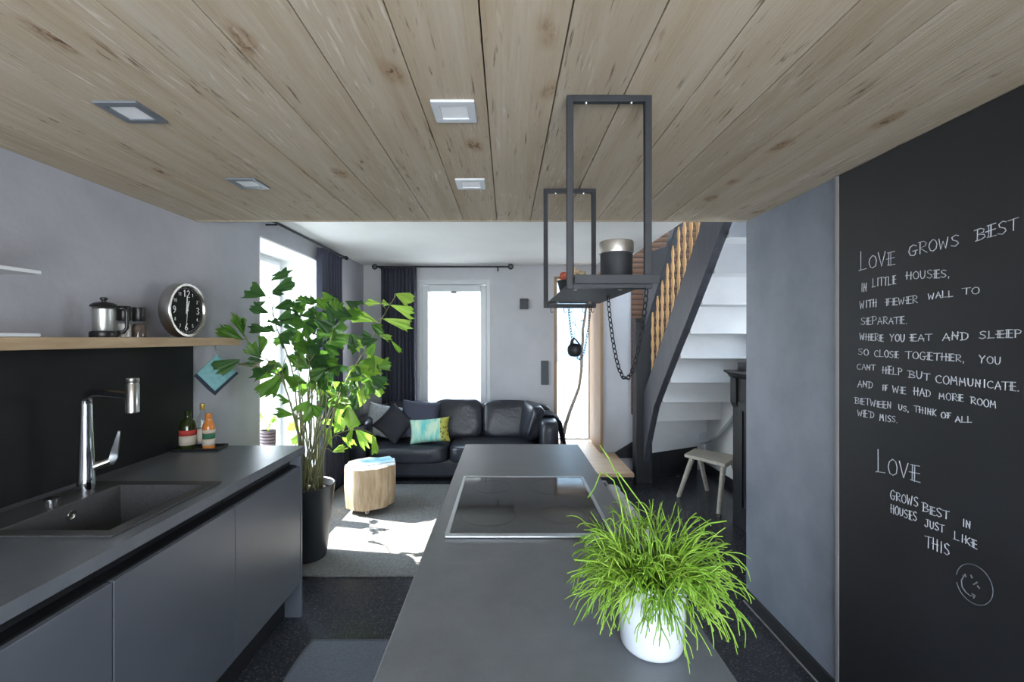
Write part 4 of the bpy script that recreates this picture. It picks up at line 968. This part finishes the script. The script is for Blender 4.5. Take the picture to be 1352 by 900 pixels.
cr2 = thing('curtain_rod', (-1.72, 4.1, 2.40), 'black curtain rod along the left wall above the deep window', 'curtain rod')
rod(MB(), (-1.72,3.2,2.385), (-1.72,4.86,2.385)).build('pole', M['blackiron'], cr2, smooth='auto')
MB().lathe([(0.012,0),(0.02,0.005),(0.02,0.035),(0.0,0.042)], (-1.72,4.862,2.385), axis='y', seg=16).build('finial', M['blackiron'], cr2, smooth='auto')
for y_ in (3.4, 4.82): MB().box(-1.7995, -1.715, y_-0.006, y_+0.006, 2.366, 2.375).build('bracket', M['blackiron'], cr2)
ct = curtain(MB(), (-1.735, 4.24), (-1.735, 4.78), 0.03, 2.370, 0.036, 7, 4).build('curtain', M['navy'], smooth=True, solid=0.004, org=(-1.735,4.46,0.03))
tag(ct, 'dark navy curtain hanging beside the deep left window', 'curtain')
# wall boxes on the far wall
o = MB().box(0.165, 0.27, YB-0.05, YB-0.0005, 1.89, 2.02).build('wall_speaker', M['darkbox'], bevel=0.004, org=(0.217,YB,1.95)); tag(o, 'small square dark box high on the far wall', 'wall box')
o = MB().box(0.43, 0.525, YB-0.03, YB-0.0005, 0.945, 1.245).build('wall_panel', M['greybox'], bevel=0.004, org=(0.477,YB,1.09)); tag(o, 'upright grey rectangular plate on the far wall beside the niche', 'wall plate')

# ------------------------------------------------------------------ wooden platform and branch in the niche
pf = thing('wooden_platform', (1.0, 5.2, 0), 'pale wooden platform running into the narrow window niche', 'platform')
MB().box(0.66, 1.25, 4.46, 5.268, 0.163, 0.1995).box(0.66, 1.084, 5.268, 5.955, 0.163, 0.1995).build('deck', M['oak_x'], pf, bevel=0.002)
MB().box(0.72, 1.20, 4.60, 5.22, 0.0, 0.1625).build('shadow_gap_block', M['cabdark'], pf)  # dark block standing in for the shadow gap under the deck
br = MB()
bp_ = [P(741,580,5.45), P(747,560,5.45), P(753,541,5.46), P(759,526,5.47), P(764.5,511,5.48), P(766.5,497,5.48), P(768,483,5.5), P(767.5,465,5.5), P(769.5,451,5.5), P(769.5,435,5.5), P(772,420,5.52), P(774,405,5.52), P(777,385,5.53), P(778,365,5.54)]
bp_[0].z = 0.214
br.tube(bp_, [0.022,0.021,0.02,0.02,0.019,0.018,0.02,0.017,0.016,0.015,0.015,0.014,0.012,0.009], 10)
br.tube([P(773,422,5.52), P(769,423,5.5), P(766,423.5,5.5)], [0.009,0.007,0.005], 7)
br.tube([P(767,440,5.5), P(757,425,5.5), P(745,432,5.5)], [0.004,0.003,0.002], 6)
tag(br.build('bare_branch', M['bark'], smooth=True, org=tuple(bp_[0])), 'bare crooked branch standing in the narrow window niche', 'branch')
# terrace railing outside the niche
rl = thing('glass_railing', (1.1, 7.6, -0.2), 'slim terrace railing seen through the narrow window', 'railing')
for x_ in (0.95, 1.32): MB().box(x_-0.015, x_+0.015, 7.58, 7.61, -0.2, 0.92).build('post', M['lampsteel'], rl)
MB().box(0.3, 2.2, 7.59, 7.60, 0.0, 0.9).build('pane', M['glass'], rl)

# ------------------------------------------------------------------ staircase
stc = thing('staircase', (1.85, 4.0, 0), 'steep staircase with black stringer, turned spindles and white risers', 'staircase')
low = [(2.75,2.55),(3.02,2.28),(3.30,1.99),(3.66,1.63),(3.87,1.43),(4.2,1.10),(4.44,.855),(4.60,.58),(4.70,.40),(4.775,.22)]
upp = [(4.775,0.95),(4.48,1.24),(4.0,1.72),(3.4,2.32),(2.75,2.97)]
MB().prism(low+upp, 'x', 1.435, 1.495).build('stringer', M['stringer'], stc, bevel=0.004)
Yz = [(4.80,.50),(4.58,.72),(4.36,.94),(4.15,1.15),(3.92,1.38),(3.71,1.59),(3.49,1.81),(3.28,2.02),(3.07,2.23),(2.86,2.45)]
XI, XO = 1.4955, 2.20
skew = {0: 0.22, 1: 0.10, 2: 0.03}
for k in range(len(Yz)-1):
    y_, z_ = Yz[k]; s0 = skew.get(k, 0); z2 = Yz[k+1][1]; s1 = skew.get(k+1, 0); y2 = Yz[k+1][0]
    MB().prism([(XI, y_-0.012), (XO, y_+s0-0.012), (XO, y_+s0+0.006), (XI, y_+0.006)], 'z', z_-0.002, z2-0.03).build('riser', M['stairwhite'], stc)
    MB().prism([(XI, y2-0.0122), (XO, y2+s1-0.0122), (XO, y_+s0+0.045), (XI, y_+0.045)], 'z', z2-0.03, z2).build('tread', M['stairwhite'], stc, bevel=0.001)
MB().prism([(XI, 4.85), (XO, 5.20), (XO, 5.22), (XI, 4.87)], 'z', 0.295, 0.50).build('riser', M['stairwhite'], stc)
MB().prism([(XI, 4.93), (XO, 5.255), (XO, 5.27), (XI, 4.95)], 'z', 0.0, 0.294).build('shadow_board', M['blackwood'], stc)  # black board put in for the dark shadow below the lowest riser
lowr = [(2.86,2.33),(3.49,1.70),(4.15,1.04),(4.48,.74),(4.79,.50),(5.0,.385),(5.24,.30)]
MB().prism(lowr+[(y_, z_+0.34) for y_, z_ in reversed(lowr)], 'x', 2.2005, 2.245).build('wall_stringer', M['stairwhite'], stc, bevel=0.004)
MB().box(1.36, 1.53, 4.78, 4.92, 0.0, 1.70).box(1.35, 1.54, 4.77, 4.93, 1.70, 1.735).build('newel_post', M['blackwood'], stc, bevel=0.006)
hr = [(4.775,1.58),(4.775,2.40),(4.10,2.36),(3.98,2.50),(2.9,3.58),(2.9,3.44)]
MB().prism(hr, 'x', 1.435, 1.495).build('handrail', M['stringer'], stc, bevel=0.006)
def spindle(Y):
    z0, z1 = 5.72-Y, 6.345-Y; L = z1-z0; prof_ = []
    n = 40
    for i in range(n+1):
        t_ = i/n; r = 0.0128+0.0033*math.cos(2*PI*t_*5.0+PI)*math.sin(PI*t_)**0.3-0.005*(abs(2*t_-1)**4)
        prof_.append((max(r, 0.006), z0-0.01+(L+0.02)*t_))
    MB().lathe(prof_, (1.465, Y, 0), seg=14).build('baluster', M['spindle'], stc, smooth=True)
for Y in (4.57,4.42,4.285,4.15,4.015,3.88,3.75,3.62,3.49,3.36,3.22): spindle(Y)
MB().prism([(1.255,0.14),(1.49,0.14),(1.49,0.345),(1.255,0.2005)], 'y', 5.262, 5.288).build('skirting', M['blackwood'], stc)
o = MB().box(1.447, 2.29, 5.262, 5.289, 0.645, 3.4).build('slat_cladding', M['brown'], org=(1.85,5.28,0.645)); tag(o, 'brown wooden slat cladding on the wall behind the staircase', 'wall cladding')
# bracket bolt on the stringer
# ------------------------------------------------------------------ dark cupboard and stool behind the wall corner
cb = thing('dark_cupboard', (2.07, 3.25, 0), 'antique black cupboard with moulded cornice half hidden by the wall', 'cupboard')
kx, ky0, ky1 = 1.872, 2.72, 3.77
MB().box(kx, 2.28, ky0, ky1, 0.0, 1.20).build('carcass', M['blackwood'], cb, bevel=0.004)
MB().prism([(kx-0.002,1.20),(kx-0.03,1.235),(kx-0.055,1.245),(kx-0.055,1.262),(2.28,1.262),(2.28,1.20)], 'y', ky0-0.03, ky1+0.045).build('cornice', M['blackwood'], cb, bevel=0.002)
MB().box(kx+0.03, 2.28, ky0, ky1-0.02, 1.2625, 1.325).build('raised_back', M['blackwood'], cb, bevel=0.004)
MB().box(kx-0.02, kx-0.0005, ky1-0.09, ky1, 1.0, 1.199).prism([(kx-0.02,1.0),(kx-0.0005,1.0),(kx-0.0005,0.96)], 'y', ky1-0.09, ky1).build('corner_bracket', M['blackwood'], cb)
for (a0, a1) in ((2.80, 3.21), (3.25, 3.66)):
    d_ = frame_yz(MB(), kx-0.016, kx-0.0005, a0, a1, 0.12, 1.02, 0.07).box(kx-0.006, kx-0.0005, a0+0.07, a1-0.07, 0.19, 0.95).build('door', M['blackwood'], cb, bevel=0.003)
    MB().lathe([(0.005,-0.016),(0.005,-0.026),(0.012,-0.032),(0.0,-0.038)], (kx, a1-0.035 if a0 < 3 else a0+0.035, 0.6), axis='x', seg=12).build('knob', M['blackiron'], d_, smooth='auto')
sl = thing('milking_stool', (1.87, 4.2, 0), 'low pale wooden stool with splayed legs below the stairs', 'stool')
A = [P(901,593,4.30), P(929,589,4.52), P(972,604,4.14), P(949,610,3.93)]
zs_ = 0.44
MB().prism([(1.665,4.27),(1.86,4.50),(2.15,4.22),(1.885,3.93)], 'z', zs_-0.03, zs_).build('seat', M['stoolwood'], sl, bevel=0.006)
MB().prism([(1.70,4.24),(1.72,4.215),(1.89,4.42),(1.865,4.44)], 'z', zs_-0.055, zs_-0.0305).prism([(1.88,3.99),(1.905,3.97),(2.10,4.19),(2.08,4.21)], 'z', zs_-0.055, zs_-0.0305).build('batten', M['stoolwood'], sl, bevel=0.004)
for a_, c_ in (((1.73,4.25),(1.655,4.385-0.0)), ((1.865,4.41),(2.01,4.56)), ((1.905,4.0),(1.84,3.95)), ((2.08,4.20),(2.20,4.17))):
    MB().tube([(a_[0],a_[1],zs_-0.04),(c_[0],c_[1],0.0)], [0.024,0.019], 12).build('leg', M['stoolwood'], sl, smooth='auto')

# ------------------------------------------------------------------ tall fishtail palm
px0, py0 = -1.38, 3.16
pl = thing('potted_fishtail_palm', (px0, py0, RT), 'tall bushy palm with ragged leaves in a dark round planter', 'potted plant')
MB().lathe([(0,0),(0.118,0),(0.122,0.004),(0.176,0.49),(0.178,0.50),(0.172,0.502),(0.166,0.497),(0.160,0.45)], (px0,py0,RT), seg=56).build('planter', M['darkpot'], pl, smooth='auto')
MB().lathe([(0.161,0.45),(0.08,0.462),(0.0,0.465)], (px0,py0,RT), seg=32).build('soil', M['soil'], pl, smooth=True)
rp = random.Random(21)
def leaf(b, B, T, wd, tilt=0.5, droop=0.25):
    B, T = Vector(B), Vector(T); d = T-B; L = d.length; d.normalize()
    side = d.cross(Vector((0,1,0)));
    if side.length < 0.1: side = d.cross(Vector((0,0,1)))
    side.normalize(); nrm = side.cross(d).normalized()
    side = (side*math.cos(tilt)+nrm*math.sin(tilt)).normalized(); nrm = side.cross(d).normalized()
    nc, nr = 8, 8; skew_ = rp.uniform(-.25, .25); tl = [rp.uniform(.80, 1.04)-abs(j/nc-.5)*0.25+skew_*(j/nc-.5) for j in range(nc+1)]
    vs = []; bend = rp.uniform(.5, 1.3)*droop; fold = rp.uniform(.15, .45)
    for i in range(nr+1):
        s_ = i/nr
        for j in range(nc+1):
            t_ = j/nc-.5; ss = s_*tl[j] if i < nr else tl[j]*(1.0 if j % 2 else 0.86)
            hw = wd*min(1.0, (ss*1.15)**0.85)*(1-0.2*max(0, ss-.8)/.2)
            p = B+d*(L*ss)+side*(t_*hw)-nrm*(abs(t_)*hw*fold)+nrm*(0.012*math.sin(t_*14+s_*3)*s_)
            p.z -= bend*L*ss*ss*0.5
            vs.append(p)
    fs = []
    for i in range(nr):
        for j in range(nc):
            k = i*(nc+1)+j; fs.append((k, k+1, k+nc+2, k+nc+1))
    b.add(vs, fs)
def z5(x, y): return (270+x/4.09, 280+y/4.09)
def z6(x, y): return (270+x/4.09, 440+y/4.09)
# fronds: rachis points (photo sight lines with a depth), then leaflets as (base, tip, width)
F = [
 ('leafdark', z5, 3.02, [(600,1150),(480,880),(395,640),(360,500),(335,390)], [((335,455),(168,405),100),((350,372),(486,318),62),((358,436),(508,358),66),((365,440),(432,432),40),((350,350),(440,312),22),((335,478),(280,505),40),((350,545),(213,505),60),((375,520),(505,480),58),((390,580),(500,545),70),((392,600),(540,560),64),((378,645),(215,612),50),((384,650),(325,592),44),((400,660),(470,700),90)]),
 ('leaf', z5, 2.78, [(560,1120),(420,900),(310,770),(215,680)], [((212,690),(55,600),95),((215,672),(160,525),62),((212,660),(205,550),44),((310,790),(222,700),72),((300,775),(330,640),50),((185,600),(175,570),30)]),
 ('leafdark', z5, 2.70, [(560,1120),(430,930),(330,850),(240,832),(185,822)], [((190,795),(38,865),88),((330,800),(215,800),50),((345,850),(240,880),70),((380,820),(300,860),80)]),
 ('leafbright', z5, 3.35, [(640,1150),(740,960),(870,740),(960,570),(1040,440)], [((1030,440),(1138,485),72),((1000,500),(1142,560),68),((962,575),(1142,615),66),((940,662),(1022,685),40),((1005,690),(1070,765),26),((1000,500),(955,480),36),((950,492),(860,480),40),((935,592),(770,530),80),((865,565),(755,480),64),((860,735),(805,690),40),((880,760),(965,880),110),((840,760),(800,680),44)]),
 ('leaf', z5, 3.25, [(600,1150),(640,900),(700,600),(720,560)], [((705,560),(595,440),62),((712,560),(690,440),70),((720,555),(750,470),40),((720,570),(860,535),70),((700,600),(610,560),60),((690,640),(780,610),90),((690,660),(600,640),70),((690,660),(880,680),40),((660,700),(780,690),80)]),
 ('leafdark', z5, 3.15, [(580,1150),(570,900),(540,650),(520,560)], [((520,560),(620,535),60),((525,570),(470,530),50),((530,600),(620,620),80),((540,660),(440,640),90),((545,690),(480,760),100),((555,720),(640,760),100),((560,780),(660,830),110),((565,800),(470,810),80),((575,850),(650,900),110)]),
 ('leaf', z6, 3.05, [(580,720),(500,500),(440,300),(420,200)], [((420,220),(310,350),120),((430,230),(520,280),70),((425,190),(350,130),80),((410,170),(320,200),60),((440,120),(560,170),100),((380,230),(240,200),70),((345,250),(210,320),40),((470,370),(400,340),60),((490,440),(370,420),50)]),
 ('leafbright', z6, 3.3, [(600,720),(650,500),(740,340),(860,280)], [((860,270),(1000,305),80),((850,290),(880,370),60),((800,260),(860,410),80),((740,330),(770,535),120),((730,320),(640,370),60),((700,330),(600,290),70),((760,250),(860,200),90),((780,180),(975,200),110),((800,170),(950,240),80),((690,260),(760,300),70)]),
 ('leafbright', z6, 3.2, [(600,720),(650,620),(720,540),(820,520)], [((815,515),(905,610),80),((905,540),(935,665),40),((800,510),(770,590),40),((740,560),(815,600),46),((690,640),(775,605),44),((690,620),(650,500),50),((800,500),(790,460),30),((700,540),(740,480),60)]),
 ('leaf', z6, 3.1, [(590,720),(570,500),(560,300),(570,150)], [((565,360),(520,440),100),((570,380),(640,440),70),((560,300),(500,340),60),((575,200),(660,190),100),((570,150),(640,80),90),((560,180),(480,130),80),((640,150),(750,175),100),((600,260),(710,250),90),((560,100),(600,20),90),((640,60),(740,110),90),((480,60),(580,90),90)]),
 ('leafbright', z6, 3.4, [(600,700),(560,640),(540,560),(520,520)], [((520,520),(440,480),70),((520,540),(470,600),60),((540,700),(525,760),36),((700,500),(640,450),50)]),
]
for (mt, zf, Yf, rach, lv) in F:
    b = MB(); pts = []
    n = len(rach)
    for i, (x_, y_) in enumerate(rach):
        q = zf(x_, y_); Yd = py0+(Yf-py0)*(i/(n-1)); pts.append(P(q[0], q[1], Yd))
    foot = Vector((px0+rp.uniform(-.08,.08), py0+rp.uniform(-.08,.08), RT+0.455))
    pts[0] = foot.lerp(pts[1], 0.45); pts = [foot]+pts
    sm = []
    for i in range(len(pts)-1):
        p0_, p1_, p2_, p3_ = pts[max(i-1,0)], pts[i], pts[i+1], pts[min(i+2,len(pts)-1)]
        for t_ in (0, .25, .5, .75):
            sm.append(0.5*((2*p1_)+(p2_-p0_)*t_+(2*p0_-5*p1_+4*p2_-p3_)*t_*t_+(3*p1_-p0_-3*p2_+p3_)*t_**3))
    sm.append(pts[-1])
    st = MB().tube(sm, [0.0062*(1-0.66*i/len(sm)) for i in range(len(sm))], 7)
    for (bs, tp, wd) in lv:
        q = zf(*bs); Yl = Yf+rp.uniform(-.10,.10); Bp = P(q[0], q[1], Yl)
        q2 = zf(*tp); Tp = P(q2[0], q2[1], Yl+rp.uniform(-.09,.09))
        for vv in (Bp, Tp): vv.x = max(vv.x, XL+0.04)
        leaf(b, Bp, Tp, wd*1.35/4.09*Yl/601, rp.uniform(-.7,.7), 0.12)
        # petiole from the nearest rachis point
        near = min(sm[3:], key=lambda s: (s-Bp).length)
        if (near-Bp).length > 0.015: st.tube([near, near.lerp(Bp, .5)+Vector((0,0,.01)), Bp], [0.003,0.0025,0.002], 5)
    fr = st.build('frond', M['cane'], pl, smooth=True)
    b.build('leaflets', M[mt], fr, smooth=True)
# filler leaflets deep inside the crown
b = MB(); b2 = MB()
for k in range(84):
    a = rp.uniform(0, 2*PI); r = math.sqrt(rp.random()); x_, y_ = 432+74*r*math.cos(a), 466+78*r*math.sin(a)
    Yl = rp.uniform(2.95, 3.45); Bp = P(x_, y_, Yl); ang = rp.uniform(-PI, PI)
    Tp = Bp+Vector((math.cos(ang)*rp.uniform(.09,.15), rp.uniform(-.1,.1), math.sin(ang)*0.09-0.02)); Tp.x = max(Tp.x, XL+.05)
    leaf(b if k % 2 else b2, Bp, Tp, rp.uniform(.09,.15), rp.uniform(-.8,.8), 0.2)
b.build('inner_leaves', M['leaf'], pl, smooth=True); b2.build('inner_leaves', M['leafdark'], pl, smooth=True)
for k in range(20):
    a = rp.uniform(0, 2*PI); r = 0.11*math.sqrt(rp.random()); f = Vector((px0+r*math.cos(a), py0+r*math.sin(a), RT+0.45))
    t_ = P(rp.uniform(388, 450), rp.uniform(470, 545), rp.uniform(3.0, 3.35)); m_ = f.lerp(t_, .5)+Vector((rp.uniform(-.02,.02), rp.uniform(-.02,.02), 0))
    MB().tube([f, f.lerp(m_, .5), m_, m_.lerp(t_, .5), t_], [0.0075,0.006,0.005,0.004,0.003], 7).build('cane', M['cane'], pl, smooth=True)
# planted basket on the window sill
wz = WS+0.031
bkt = thing('planted_basket', (-2.035, 3.88, wz), 'green leafy plant in a dark woven basket on the left window sill', 'potted plant')
c = (-2.035, 3.88, wz)
MB().lathe([(0,0),(0.05,0),(0.055,0.005),(0.062,0.39),(0.060,0.392),(0.056,0.388),(0.055,0.36),(0,0.365)], c, seg=32).build('basket', M['basket'], bkt, smooth='auto')
b = MB()
for k in range(12):
    a = rp.uniform(0, 2*PI); B_ = Vector((c[0], c[1], wz+0.37)); L = rp.uniform(.10,.2)
    m_ = B_+Vector((math.cos(a)*.04, math.sin(a)*.05, L*.6)); b.tube([B_, m_], 0.002, 5)
    T_ = m_+Vector((math.cos(a)*.07, math.sin(a)*.10, L*.35-.03)); leaf(b, m_, T_, rp.uniform(.05,.08), rp.uniform(-.8,.8), .3)
b.build('foliage', M['leafbright'], bkt, smooth=True)
